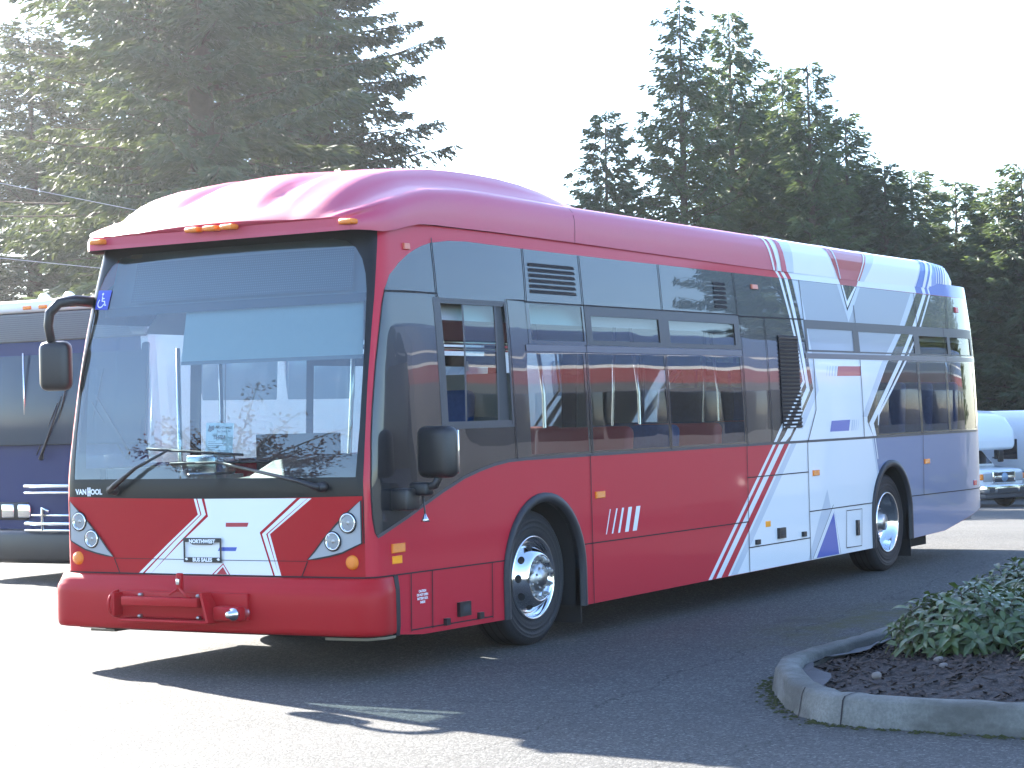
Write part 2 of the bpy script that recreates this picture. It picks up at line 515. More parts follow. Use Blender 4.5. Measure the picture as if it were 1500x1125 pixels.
# ---- outlines on the unrolled skin (s, z)
def arch_pts(sc, hw, zc, zb0, zb1, n=14):
    pts = [(sc - hw, zb0)]
    for k in range(n + 1):
        a = math.pi - math.pi * k / n
        pts.append((sc + hw * math.cos(a), zc + hw * math.sin(a)))
    pts.append((sc + hw, zb1))
    return pts
ARF = (3.398, 0.572, 0.512); ARR = (10.24, 0.54, 0.555)
archF = arch_pts(*ARF, .238, .235); archR = arch_pts(*ARR, .262, .285)
waist = [(SMAX, 1.335), (13.0, 1.335), (3.16, 1.337), (2.93, 1.331), (2.74, 1.312), (2.55, 1.281), (2.35, 1.239), (2.08, 1.158), (1.86, 1.083), (1.65, 1.009), (1.40, .93), (1.325, .905)]
pillar = [(1.308, .935), (1.294, 1.02), (1.287, 1.15), (1.285, 1.320), (1.277, 1.535), (1.277, 1.707), (1.286, 2.010), (1.302, 2.228), (1.316, 2.383)]
arc = [(1.338, 2.480), (1.392, 2.573), (1.545, 2.656), (1.730, 2.710), (1.905, 2.750), (2.046, 2.784), (2.167, 2.812), (2.386, 2.838), (2.62, 2.846), (3.3, 2.836), (4.8, 2.826), (8.3, 2.815), (11.4, 2.800), (SMAX, 2.79)]
PIN = [(1.238, .30), (1.237, 1.28), (1.240, 1.54), (1.240, 1.88), (1.250, 2.228), (1.270, 2.58), (1.282, 2.80), (1.282, 2.93)]
PINF = PIN
bottom = [(1.238, .30), (1.62, .262), (1.806, .245)] + archF + [(6.83, .25)] + archR + [(11.75, .305), (13.1, .477), (SMAX, .52)]
red_poly = bottom + [(SMAX, 1.335)] + waist[1:] + pillar + arc + [(SMAX, 2.93)] + PIN[::-1][:-1]
red_poly_far = bottom + [(SMAX, 1.335)] + waist[1:] + pillar + arc + [(SMAX, 2.93)] + PINF[::-1][:-1]
black_poly = [waist[-1]] + pillar + arc + waist[:-1]
black_poly = waist[::-1] + arc[::-1] + pillar[::-1]
W = dict(driver=(2.185, 1.585, 3.005, 2.430), u1=(3.345, 2.178, 4.115, 2.440), u2=(4.24, 2.190, 5.35, 2.375), u3=(5.53, 2.190, 6.76, 2.372),
         l1=(3.25, 1.365, 4.08, 2.085), l2=(4.16, 1.365, 5.40, 2.088), l3=(5.46, 1.365, 6.83, 2.092),
         u4=(11.25, 2.168, 12.10, 2.352), u5=(12.19, 2.166, 12.95, 2.352), l4=(9.95, 1.365, 11.12, 2.078), l5=(11.20, 1.365, 11.97, 2.078), l6=(12.05, 1.365, 13.0, 2.078))
def R4(k): a, b, c, d = W[k]; return [(a, b), (c, b), (c, d), (a, d)]
holes_near = [R4(k) for k in W]

_wsh = [(1.184, 1.285), (1.200, 1.6), (1.204, 1.9), (1.206, 2.2), (1.208, 2.48), (1.200, 2.58), (1.172, 2.68), (1.120, 2.755), (1.04, 2.805), (.93, 2.824)]
WS = [(-1.184, 1.285)] + _wsh + [(-a, b) for a, b in _wsh[::-1][:-1]]
mask_outer = [(-1.238, 1.165), (-.6, 1.155), (0, 1.152), (.6, 1.155), (1.238, 1.165)] + PIN[1:] + [(-a, b) for a, b in PINF[1:][::-1]]

# ---- body: one skin with its paint scheme
b = MB()
bm_mats = [M['red'], M['black_gloss'], M['black_mask'], M['white'], M['grey_white'], M['blue'], M['deco_red'], M['deco_blue'], M['frame_grey'], M['rail_grey'], M['seam'], M['letter'], M['under'], M['red_faded'], M['mid_grey'], M['red_bumper']]
iRED, iBLK, iMASK, iWHT, iGRY, iBLU, iDRED, iDBLU, iFRM, iRAIL, iSEAM, iLET, iUND, iFAD, iWSHD, iNOSE = range(16)
for mir in (False, True):
    map_poly(b, red_poly_far if mir else red_poly, (), 0, iRED, mir)
    if not mir:
        map_poly(b, black_poly, holes_near, 0, iBLK, mir)
    else:
        far_holes = [[(1.42, .42), (2.62, .42), (2.62, 2.36), (1.42 + .06, 2.36)]] + [R4(k) for k in ('u2', 'u3', 'l2', 'l3', 'u4', 'u5', 'l4', 'l5', 'l6')] + [[(7.0, .42), (8.2, .42), (8.2, 2.36), (7.0, 2.36)], [(8.5, 1.365), (9.8, 1.365), (9.8, 2.3), (8.5, 2.3)], [(2.75, 1.365), (4.06, 1.365), (4.06, 2.36), (2.75, 2.36)]]
        far_holes[0] = [(1.488, 1.350), (2.62, 1.35), (2.62, 2.36), (1.372, 2.360)]
        far_holes[10] = [(7.0, 1.365), (8.2, 1.365), (8.2, 2.36), (7.0, 2.36)]
        map_poly(b, black_poly, far_holes, 0, iBLK, mir)
map_poly(b, [(-1.238, .33), (1.238, .33), (1.238, 1.165), (.6, 1.155), (0, 1.152), (-.6, 1.155), (-1.238, 1.165)], (), 0, iNOSE)
map_poly(b, mask_outer, [WS], 0, iMASK)
# underside and roof closing sheets
ss = np.concatenate([np.linspace(-SMAX, -1.6, 60), np.linspace(-1.55, 1.55, 60), np.linspace(1.6, SMAX, 60)])
Ptop = surf(ss, 2.93 + 0 * ss)
n0 = len(b.v)
b.add([tuple(p) for p in Ptop] + [(6, 0, 2.95)], [(k, k + 1, len(Ptop)) for k in range(len(Ptop) - 1)], iFAD)

ov = .0007
# lower livery, near side and mirrored on the far side
aR_left = [p for p in archR if p[0] < 9.95]
lowW = [(7.765, 1.333), (6.415, .251), (6.83, .252)] + aR_left + [(9.905, .985), (9.84, 1.15), (9.80, 1.333)]
aR_right = [p for p in archR if p[0] >= 9.95]
lowB = [(9.80, 1.333), (9.84, 1.15), (9.905, .985)] + aR_right + [(11.75, .307), (13.1, .479), (SMAX, .522), (SMAX, 1.333)]
def q(a, b_, c, d): return [a, b_, c, d]
fr = lambda pa, pb, z: pa[0] + (pb[0] - pa[0]) * (z - pa[1]) / (pb[1] - pa[1])
for mir in (False, True):
    map_poly(b, lowW, (), ov, iWHT, mir)
    map_poly(b, lowB, (), ov, iBLU, mir)
    for l0, l1, r0, r1, m_ in (((7.417, 1.333), (6.039, .248), (7.474, 1.333), (6.107, .247), iWHT), ((7.548, 1.333), (6.183, .249), (7.658, 1.333), (6.287, .251), iWHT)):
        map_poly(b, [l0, l1, r1, r0], (), ov, m_, mir)
    map_poly(b, [(7.81, 1.333), (6.47, .252), (6.60, .252), (7.93, 1.333)], (), 2 * ov, iGRY, mir)
    # star point on the lower skirt
    map_poly(b, [(8.60, .88), (8.115, .263), (8.86, .263)], (), 2 * ov, iGRY, mir)
    map_poly(b, [(8.735, .735), (8.215, .265), (8.885, .265)], (), 3 * ov, iSEAM, mir)
    map_poly(b, [(8.735, .728), (8.222, .266), (8.877, .266)], (), 4 * ov, iWHT, mir)
    map_poly(b, [(8.738, .66), (8.30, .267), (8.838, .267)], (), 5 * ov, iDBLU, mir)
    # chevron on the lower panel beside the rear arch
    lay_strips(b, [(9.775, 1.333), (9.86, 1.06), (9.90, .96)], .045, 2 * ov, iGRY, mir)
    lay_strips(b, [(9.835, 1.333), (9.895, 1.12)], .022, 3 * ov, iWHT, mir)
    # five slanted bars
    for (xt, xb, w) in ((4.381, 4.308, .014), (4.483, 4.400, .022), (4.576, 4.501, .032), (4.680, 4.613, .058), (4.809, 4.738, .068)):
        map_poly(b, [(xb, .733), (xb + w, .733), (xt + w, .919), (xt, .919)], (), ov, iWHT, mir)
    # upper livery over the black band
    upW = [(7.765, 1.336), (7.92, 1.447), (8.077, 1.576), (8.375, 1.814), (8.253, 2.307), (8.148, 2.812), (11.366, 2.798), (10.89, 2.449), (10.462, 2.173), (10.275, 2.053), (9.666, 1.535), (9.661, 1.49), (9.80, 1.336)]
    map_poly(b, upW, (), ov, iWHT, mir)
    map_poly(b, [(8.304, 2.10), (10.348, 2.10), (10.462, 2.173), (10.89, 2.449), (11.366, 2.798), (8.148, 2.812), (8.253, 2.307)], (), 1.5 * ov, iWSHD, mir)  # upper white laid over in grey, its shaded tone painted in
    map_poly(b, [(8.16, 2.805), (8.30, 2.80), (8.36, 2.307), (8.50, 1.80), (8.077, 1.45), (7.96, 1.45), (8.10, 1.576), (8.39, 1.814), (8.265, 2.307)], (), 2 * ov, iGRY, mir)
    map_poly(b, [(11.34, 2.796), (11.20, 2.795), (10.74, 2.449), (10.12, 2.053), (9.53, 1.54), (9.655, 1.535), (10.26, 2.053), (10.875, 2.449)], (), 2 * ov, iGRY, mir)
    # stripes
    L1 = [(7.866, 2.813), (8.024, 2.303), (8.141, 1.885), (7.559, 1.454), (7.417, 1.336)]; Rr1 = [(7.915, 2.813), (8.065, 2.303), (8.190, 1.873), (7.616, 1.453), (7.474, 1.336)]
    L2 = [(7.985, 2.812), (8.107, 2.304), (8.217, 1.823), (7.662, 1.399), (7.548, 1.336)]; Rr2 = [(8.056, 2.812), (8.169, 2.305), (8.290, 1.80), (7.794, 1.396), (7.658, 1.336)]
    for L, Rr in ((L1, Rr1), (L2, Rr2)):
        for k in range(len(L) - 1):
            map_poly(b, [L[k + 1], Rr[k + 1], Rr[k], L[k]], (), ov, iWHT, mir)
    L3 = [(11.568, 2.797), (11.095, 2.435), (10.646, 2.111), (9.703, 1.473), (9.80, 1.34)]; R3 = [(11.661, 2.796), (11.202, 2.437), (10.749, 2.112), (9.823, 1.471), (9.88, 1.34)]
    L4 = [(11.745, 2.796), (11.31, 2.44), (10.827, 2.112), (10.272, 1.762), (9.95, 1.56), (9.93, 1.45)]; R4_ = [(11.789, 2.796), (11.354, 2.441), (10.88, 2.113), (10.32, 1.753), (9.99, 1.55), (9.95, 1.45)]
    for L, Rr in ((L3, R3), (L4, R4_)):
        for k in range(len(L) - 1):
            map_poly(b, [L[k + 1], Rr[k + 1], Rr[k], L[k]], (), ov, iWHT, mir)
    # V mark on the upper panels
    map_poly(b, [(9.22, 2.808), (9.37, 2.45), (9.80, 2.803)], (), 3 * ov, iGRY, mir)
    map_poly(b, [(9.304, 2.808), (9.377, 2.556), (9.717, 2.803)], (), 4 * ov, iBLK, mir)
    map_poly(b, [(9.325, 2.808), (9.390, 2.59), (9.70, 2.803)], (), 5 * ov, iWHT, mir)
    map_poly(b, [(9.362, 2.808), (9.406, 2.655), (9.66, 2.803)], (), 6 * ov, iBLK, mir)
    # colour blocks on the white glazing
    map_poly(b, [(8.96, 1.932), (9.555, 1.934), (9.581, 2.027), (9.002, 2.024)], (), 3 * ov, iDRED, mir)
    map_poly(b, [(8.712, 1.412), (9.173, 1.412), (9.219, 1.516), (8.759, 1.512)], (), 3 * ov, iDBLU, mir)
    for k, w in enumerate((.012, .02, .03, .045)):
        map_poly(b, [(8.70 + .062 * k, 1.932), (8.70 + .062 * k + w, 1.932), (8.74 + .062 * k + w, 2.024), (8.74 + .062 * k, 2.024)], (), 3 * ov, iGRY, mir)
        map_poly(b, [(9.39 - .055 * k, 1.412), (9.39 - .055 * k + w * .8, 1.412), (9.43 - .055 * k + w * .8, 1.514), (9.43 - .055 * k, 1.514)], (), 3 * ov, iGRY, mir)
    # cant rail colours
    map_poly(b, [(8.150, 2.815), (11.37, 2.803), (11.345, 2.93), (8.03, 2.93)], (), ov, iWHT, mir)
    map_poly(b, [(7.866, 2.816), (7.917, 2.816), (7.80, 2.93), (7.745, 2.93)], (), ov, iWHT, mir)
    map_poly(b, [(7.985, 2.816), (8.058, 2.816), (7.935, 2.93), (7.86, 2.93)], (), ov, iWHT, mir)
    map_poly(b, [(9.304, 2.811), (9.717, 2.809), (9.85, 2.93), (9.24, 2.93)], (), 2 * ov, iDRED, mir)
    map_poly(b, [(11.37, 2.803), (SMAX, 2.793), (SMAX, 2.93), (11.345, 2.93)], (), ov, iDBLU, mir)
    map_poly(b, [(11.568, 2.803), (11.661, 2.803), (11.62, 2.93), (11.52, 2.93)], (), 2 * ov, iWHT, mir)
    map_poly(b, [(11.745, 2.803), (11.789, 2.803), (11.75, 2.93), (11.70, 2.93)], (), 2 * ov, iWHT, mir)
    # satin frames round the small upper windows, and the horizontal rail
    def RH(x0, z0, x1, z1): return [(x0, z0), (x1, z0), (x1, z1), (x0, z1)]
    if not mir:
        map_poly(b, RH(4.150, 2.155, 6.865, 2.452), [R4('u2'), R4('u3')], 7 * ov, iFRM)
        map_poly(b, RH(8.272, 2.155, 13.08, 2.448), [RH(8.33, 2.172, 9.43, 2.368), RH(9.585, 2.168, 11.09, 2.362), R4('u4'), R4('u5')], 7 * ov, iFRM)
        map_poly(b, RH(3.25, 2.100, 6.865, 2.145), (), 8 * ov, iRAIL)
        map_poly(b, RH(8.24, 2.092, 13.2, 2.14), (), 8 * ov, iRAIL)
        map_poly(b, RH(2.10, 1.565, 3.03, 2.445), [R4('driver')], 3 * ov, iFRM)
        map_poly(b, RH(3.30, 2.150, 4.146, 2.452), [R4('u1')], 3 * ov, iBLK)
    # white decals that show inside the upper frames
    # panel gaps
    g = .011
    so = 9 * ov
    for pl in ([(2.152, 2.450), (2.173, 2.845)], [(3.315, 2.45), (3.36, 2.838)], [(4.148, 2.45), (4.178, 2.826)], [(5.444, 2.45), (5.478, 2.823)], [(6.866, 2.44), (6.882, 2.82)],
               [(8.276, 2.45), (8.296, 2.815)], [(9.536, 2.45), (9.548, 2.62)], [(11.235, 2.44), (11.272, 2.80)], [(12.152, 2.44), (12.262, 2.79)],
               [(3.04, 1.34), (3.04, 2.46), (3.30, 2.46)], [(1.332, 2.467), (1.602, 2.473), (2.152, 2.471), (2.165, 2.440)], [(3.30, 2.452), (6.866, 2.452)],
               [(4.13, 1.336), (4.13, 2.155)], [(5.43, 1.336), (5.43, 2.10)], [(6.875, 1.336), (6.885, 2.44)], [(7.40, 1.336), (7.40, 2.44)], [(6.88, 2.443), (8.27, 2.45)],
               [(8.174, 1.336), (8.40, 1.62), (8.42, 2.09)], [(9.55, 1.336), (9.56, 2.09)], [(11.16, 1.336), (11.16, 2.09)], [(12.01, 1.336), (12.02, 2.45)], [(13.06, 2.44), (13.06, 2.79)]):
        lay_strips(b, pl, g, so, iSEAM, mir)
    for pl in ([(4.092, .235), (4.092, 1.336)], [(6.842, .25), (6.853, 1.336)], [(8.163, .26), (8.163, 1.336)], [(11.145, .712), (11.168, 1.336)],
               [(3.965, .682), (6.842, .682)], [(6.842, 1.058), (8.163, 1.058)], [(8.163, .698), (9.71, .70)], [(10.775, .714), (SMAX, .69)], [(6.842, .46), (8.163, .46)],
               [(1.50, .652), (2.837, .645)], [(1.665, .275), (1.677, .648)], [(1.912, .272), (1.925, .648)], [(2.66, .265), (2.67, .644)], [(1.665, .285), (2.66, .278)],
               [(9.018, .311), (9.40, .306), (9.433, .657), (9.044, .659), (9.018, .311)]):
        lay_strips(b, pl, .009, so, iSEAM, mir)
    lay_strips(b, [(a, z_) for a, z_ in waist[1:]], .022, 4 * ov, iFRM, mir)
    lay_strips(b, [waist[-1]] + pillar + arc[:1], .010, 4 * ov, iSEAM, mir)
# front livery (nose panel)
fo = ov
map_poly(b, [(-.481, .657), (.538, .658), (.439, .934), (.736, 1.154), (-.009, 1.152), (.019, 1.036), (-.238, .848)], (), fo, iWHT)
for off_, w in ((0.0, .020), (.030, .036)):
    Lp = [(-.098 + off_, 1.1525), (-.066 + off_, 1.048), (-.323 + off_ * 1.25, .860), (-.591 + off_ * 1.7, .657)]
    for k in range(3):
        wa = w * (1, 1, 1.3, 1.6)[k]; wb = w * (1, 1, 1.3, 1.6)[k + 1]
        map_poly(b, [Lp[k + 1], (Lp[k + 1][0] + wb, Lp[k + 1][1]), (Lp[k][0] + wa, Lp[k][1]), Lp[k]], (), fo, iWHT)
for off_, w in ((0.0, .036), (.064, .020)):
    Lp = [(.766 + off_ * .9, 1.153), (.458 + off_ * .7, .924), (.552 + off_ * .5, .657)]
    for k in range(2):
        wa = w * (1.5, .9, .9)[k]; wb = w * (1.5, .9, .9)[k + 1]
        map_poly(b, [Lp[k + 1], (Lp[k + 1][0] + wb, Lp[k + 1][1]), (Lp[k][0] + wa, Lp[k][1]), Lp[k]], (), fo, iWHT)
map_poly(b, [(.164, .969), (.341, .970), (.352, .997), (.166, .996)], (), 2 * fo, iDRED)
map_poly(b, [(.094, .811), (.242, .812), (.253, .837), (.109, .836)], (), 2 * fo, iDBLU)
map_poly(b, [(.042, .658), (.192, .658), (.136, .732)], (), 2 * fo, iDRED)
map_poly(b, [(.056, .659), (.182, .659), (.136, .722)], (), 3 * fo, iWHT)
map_poly(b, [(.078, .660), (.168, .660), (.134, .708)], (), 4 * fo, iDRED)
# nose panel gaps
for pl in ([(-.81, .752), (.81, .752)],):
    lay_strips(b, pl, .004, 5 * fo, iSEAM)
for sg in (-1, 1):
    lay_strips(b, [(sg * .812, .752), (sg * .765, .655)], .008, 5 * fo, iSEAM)
    lay_strips(b, [(sg * 1.236, .868), (sg * 1.236, 1.165)], .007, 5 * fo, iSEAM)
lay_strips(b, [(-1.30, .650), (1.50, .650)], .014, 5 * fo, iSEAM)
# lettering on the mask below the windscreen
def letters(mb, s, size, cs, cz, off, mi, sx=1.0, mirror=False, bold=0.0, slant=0.0, fn=None):
    vs, fs = text_mesh(s, size, bold)
    lay_mesh(mb, [(cs + (x + slant * y) * sx, cz + y) for x, y in vs], fs, off, mi, mirror, fn)
letters(b, "VAN", .050, -1.112, 1.198, 2 * ov, iLET, 1.0, bold=.0022)
letters(b, "OOL", .050, -.968, 1.198, 2 * ov, iLET, 1.0, bold=.0022)
map_poly(b, [(-1.052, 1.170), (-1.040, 1.170), (-1.040, 1.230), (-1.052, 1.230)], (), 2 * ov, iLET)
map_poly(b, [(-1.034, 1.170), (-1.022, 1.170), (-1.022, 1.230), (-1.034, 1.230)], (), 2 * ov, iLET)
map_poly(b, [(-1.040, 1.195), (-1.034, 1.195), (-1.034, 1.205), (-1.040, 1.205)], (), 2 * ov, iLET)
for k, t_ in enumerate(("CAUTION", "DO NOT OPEN", "BATTERY BOX", "INSIDE")):
    letters(b, t_, .021, 1.80, .525 - .024 * k, 9.6 * ov, iLET, .9, bold=.001)
map_poly(b, [(1.318, 2.462), (2.15, 2.468), (2.15, 2.474), (1.56, 2.470)], (), 9.5 * ov, iSEAM)
body = b.build("body", bm_mats, BUS)

# ---- glass
def pane(name, poly, mat, off=-.004, parent=BUS, mirror=False):
    m = MB(); map_poly(m, poly, (), off, 0, mirror)
    return m.build(name, mat, parent)
WSg = [(a * 1.004, z_) for a, z_ in WS]
windscreen = pane("windscreen", WSg, M['windscreen'], -.003)
for k in W:
    if k == 'driver': continue
    pane("side_window", R4(k), M['tint_green'] if k == 'u1' else M['tint'], -.003)
for k in range(len(far_holes)):
    pane("side_window", far_holes[k], M['tint'], -.003, BUS, True)
# driver's sliding window
dw = MB()
map_poly(dw, [(2.42, 1.64), (2.83, 1.64), (2.885, 2.405), (2.475, 2.405)], (), -.012, 0)
dpane = dw.build("sliding_pane", M['tint_green'], BUS)
fw_ = MB()
lay_strips(fw_, [(2.185, 1.60), (3.005, 1.60)], .03, -.002, 0); lay_strips(fw_, [(2.185, 2.42), (3.005, 2.42)], .025, -.002, 0)
lay_strips(fw_, [(2.42, 1.60), (2.475, 2.42)], .022, -.008, 0); lay_strips(fw_, [(2.84, 1.60), (2.895, 2.42)], .022, -.008, 0)
map_poly(fw_, [(2.85, 1.60), (3.0, 1.60), (3.0, 2.42), (2.905, 2.42)], (), -.02, 1)
map_poly(fw_, [(2.43, 1.95), (2.455, 1.95), (2.458, 2.02), (2.433, 2.02)], (), .012, 0)
fw_.build("sliding_frame", [M['frame_grey'], M['inner_dark']], BUS)

# ------------------------------------------------------------------ roof fairing
XS = [.06, .09, .15, .25, .38, .52, .70, .90, 1.15, 1.4, 1.7, 2.0, 2.3, 2.6, 2.9, 3.15, 3.4, 3.8, 4.5, 5.5, 6.2, 6.55, 7.5, 8.5, 9.5, 10.1, 10.6, 10.95, 11.15, 11.28, 11.40, 11.50, 11.56]
_f = lambda xs, ys: (lambda x: float(np.interp(x, xs, ys)))
f_zb = _f([.06, .25, .42, .62, .8, 1.7, 2.8, 6.2, 8.4, 11.6], [2.858, 2.850, 2.872, 2.920, 2.932, 2.932, 2.922, 2.880, 2.865, 2.872])
f_zs = _f([.06, .09, .15, .25, .38, .52, .70, .9, 1.15, 1.4, 1.7, 2.9, 6.2, 8.6, 10.8, 11.15, 11.28, 11.40, 11.50, 11.56], [2.945, 2.965, 2.99, 3.025, 3.07, 3.11, 3.155, 3.19, 3.21, 3.222, 3.224, 3.206, 3.190, 3.172, 3.170, 3.160, 3.12, 3.06, 2.97, 2.89])
f_zt = _f([.06, .09, .15, .25, .38, .52, .70, .9, 1.15, 1.4, 1.7, 2.0, 2.3, 2.6, 2.9, 3.15, 3.4, 3.8, 6.2, 11.15, 11.28, 11.4, 11.5, 11.56], [2.95, 2.985, 3.035, 3.115, 3.19, 3.25, 3.305, 3.345, 3.375, 3.40, 3.415, 3.42, 3.415, 3.395, 3.36, 3.31, 3.26, 3.235, 3.23, 3.20, 3.15, 3.085, 2.99, 2.90])
f_ys = _f([.06, .09, .15, .25, .38, .60, 1.2, 10.5, 11.1, 11.4, 11.56], [1.10, 1.15, 1.195, 1.222, 1.226, 1.215, 1.198, 1.185, 1.165, 1.12, 1.05])
def fair_ring(x):
    zb, zs, zt, ys = f_zb(x), f_zs(x), f_zt(x), f_ys(x)
    h = max(zt - zs, 0.004)
    d = zs - zb
    cr = smoothstep(.2, .9, x)
    sh = .09 * smoothstep(.1, .6, x) + .02
    near = [(ys, zb), (ys + .004, zb + .30 * d), (ys + .002, zb + .58 * d), (ys - .012, zb + .78 * d), (ys - .045, zb + .92 * d), (ys - sh, zs),
            (ys - .16, zs + .004 + .04 * h), (ys - .22, zs + .16 * h), (ys - .275, zs + .50 * h), (ys - .33, zs + .83 * h), (ys - .41, zs + .98 * h - .012 * cr),
            ] + [(y, zs + h + .02 - .05 * y * y - scal(x, y)) for y in (.66, .60, .54, .48, .44, .40, .36, .32, .28, .24, .20, .15, .10, .05, 0)]
    return near
def scal(x, y):
    k = smoothstep(.14, .34, x) * (1 - smoothstep(.8, 1.7, x))
    c1 = .40 - .10 * smoothstep(.3, 1.4, x)
    return k * (.045 * math.exp(-((y - c1) / .075) ** 2) + .02 * math.exp(-((y - .70) / .06) ** 2))
def fair_rings():
    rings = []
    for x in XS:
        n_ = fair_ring(x)
        bow = lambda y: .045 * (abs(y) / 1.18) ** 2 * (1 - smoothstep(.3, 1.6, x))
        near = [(x + bow(y), -y, z) for y, z in n_]
        far = [(x + bow(y), y, z) for y, z in n_[::-1][1:]]
        rings.append(near + far)
    return rings
_FT = [0, .30, .58, .78, .92, 1.0, 1.25]
def fair_map(xs, ts, off):
    out = []
    for x, t in zip(xs, ts):
        n_ = fair_ring(float(x))[:7]
        y = float(np.interp(t, _FT, [p[0] for p in n_])); z = float(np.interp(t, _FT, [p[1] for p in n_]))
        out.append((x, -(y + off * (1.0 if t < .9 else .6)), z + off * (0 if t < .7 else 1.0)))
    return np.array(out)
fm = MB()
rg = fair_rings()
fmats = [M['red_faded'], M['white_roof'], M['blue_roof'], M['deco_red'], M['grey_white'], M['seam'], M['under']]
kA = next(k for k, x in enumerate(XS) if x >= 6.5); kB = next(k for k, x in enumerate(XS) if x >= 10.3)
fm.loft([r[::-1] for r in rg[:kA + 1]], 0, closed=False); fm.loft([r[::-1] for r in rg[kA:kB + 1]], 1, closed=False); fm.loft([r[::-1] for r in rg[kB:]], 2, closed=False)
# closing faces: front lip underside and rear
fm.add(rg[0] , [list(range(len(rg[0])))], 0)
fm.add(rg[-1], [list(range(len(rg[-1])))[::-1]], 2)
# underside lip
for sg in (-1, 1):
    lip = [(r[0][0], sg * abs(r[0][1]), r[0][2]) for r in rg]; inn = [(p[0], p[1] - sg * .10, p[2] + .03) for p in lip]
    fm.add(lip + inn, [(k, k + 1, len(lip) + k + 1, len(lip) + k) for k in range(len(lip) - 1)], 6)
fo_ = .003
def fp(poly, mi, off):
    for mir in (False, True):
        map_poly(fm, poly, (), off, mi, mir, fair_map, False)
fp([(6.48, 0), (6.516, 0), (6.313, 1.12), (6.263, 1.12)], 1, fo_)
fp([(6.58, 0), (6.652, 0), (6.526, 1.12), (6.38, 1.12)], 1, fo_)
fp([(6.652, 0), (6.773, 0), (6.60, 1.12), (6.51, 1.12)], 0, 2 * fo_)
fp([(6.773, 0), (6.93, 0), (6.87, 1.12), (6.60, 1.12)], 4, fo_)
fp([(6.773, 0), (6.60, 1.12), (6.9, 1.12), (6.9, 0)], 1, fo_ * .7)
fp([(7.984, 0), (8.538, 0), (8.84, 1.12), (7.66, 1.12)], 3, fo_)
fp([(8.03, 0), (8.05, 0), (7.85, 1.12), (7.81, 1.12)], 4, 2 * fo_)
fp([(8.47, 0), (8.49, 0), (8.80, 1.12), (8.76, 1.12)], 1, 2 * fo_)
fp([(8.659, 0), (8.54, 0), (8.84, 1.12), (9.10, 1.12)], 4, fo_)
fp([(10.106, 0), (10.50, 0), (10.60, 1.12), (10.39, 1.12)], 2, fo_)
fp([(10.296, 0), (10.377, 0), (10.58, 1.12), (10.49, 1.12)], 1, 2 * fo_)
fp([(10.432, 0), (10.499, 0), (10.72, 1.12), (10.66, 1.12)], 1, 2 * fo_)
for k, w in enumerate((.015, .022, .03, .05, .06)):
    x_ = 10.76 + .075 * k
    fp([(x_ - .02, .2), (x_ - .02 + w, .2), (x_ + w, .82), (x_, .82)], 1, 2 * fo_)
fp([(2.849, 0), (2.855, 0), (2.855, 1.0), (2.849, 1.0)], 5, .001)
fp([(11.20, 0), (11.21, 0), (11.19, 1.0), (11.18, 1.0)], 5, 3 * fo_)
fairing = fm.build("roof_fairing", fmats, BUS)
# ------------------------------------------------------------------ bumper
bp = MB()
tap = lambda s: 1.0 - .68 * smoothstep(1.22, 1.46, abs(s))
prof = [(-.02, .648), (.030, .646), (.048, .640), (.070, .600), (.080, .582), (.091, .565), (.096, .53), (.096, .335), (.092, .305), (.080, .290), (.05, .284), (-.05, .284)]
S_ = np.concatenate([np.linspace(-1.46, -1.05, 26), np.linspace(-1.0, 1.0, 17), np.linspace(1.05, 1.46, 26)])
bp.loft([[S1(s, z, o * tap(s)) for o, z in prof] for s in S_], 0, closed=False)
for s in (S_[0], S_[-1]):
    bp.add([S1(s, z, o * tap(s)) for o, z in prof] + [S1(s, .45, -.05)], [[k, k + 1, len(prof)] for k in range(len(prof) - 1)], 0)
bumper = bp.build("bumper", [M['red_bumper']], BUS, recalc=True)
for sg in (1, -1):
    st = MB()
    st.loft([[S1(sg * s, z, o) for o, z in ((0, .650), (.018, .648), (.029, .57), (.032, .45), (.030, .33), (.022, .268), (0, .268))] for s in (1.462, 1.485, 1.508)], 0, closed=False, smooth=False)
    for s in (1.462, 1.508): st.add([S1(sg * s, z, o) for o, z in ((0, .650), (.018, .648), (.029, .57), (.032, .45), (.030, .33), (.022, .268), (0, .268))], [[0, 1, 2, 3, 4, 5, 6]], 0)
    st.build("bumper_strip", M['rubber'], BUS, recalc=True)
ap = MB()   # lower valance under the bumper
ap.loft([[S1(s, .30, .0), S1(s, .265, -.06), S1(s, .262, -.35)] for s in np.linspace(-1.45, 1.45, 30)], 0, closed=False)
for (s0, s1) in ((-1.02, -.80), (.95, 1.45)): ap.loft([[S1(s, .275, .03), S1(s, .258, .03), S1(s, .258, -.2)] for s in np.linspace(s0, s1, 6)], 1, closed=False)
ap.build("front_valance", [M['under'], M['tan']], BUS)
# bicycle rack bracket
xf = S1(0, .45, .096)[0]
bk = MB()
def FX(s, z, o): return S1(s, z, .096 + o)
Y = lambda s: -s
x0 = xf - .012
bk.rbox((x0 - .012, -.42, .375), (x0 + .02, .66, .548), .006, 0)          # back plate
bk.rbox((x0 - .10, .63, .385), (x0, .655, .54), .010, 0)                   # outboard cheek (kerb side)
for a in range(8):
    pass
bk.tube([(x0 - .012 - .10 * math.sin(t) , .655 + .012 , .462 + .085 * math.cos(t)) for t in np.linspace(0, math.pi, 14)], .011, 6, 0)
bk.add([(x0 - .0, -.10, .55), (x0 - .14, -.13, .56), (x0 - .16, -.20, .37), (x0 - .0, -.20, .36), (x0, -.118, .55), (x0 - .14, -.148, .56), (x0 - .16, -.218, .37), (x0, -.218, .36)], [(0, 1, 2, 3), (7, 6, 5, 4), (0, 4, 5, 1), (1, 5, 6, 2), (2, 6, 7, 3)], 0)
bk.rbox((x0 - .10, -.42, .375), (x0 - .02, -.20, .47), .02, 0)
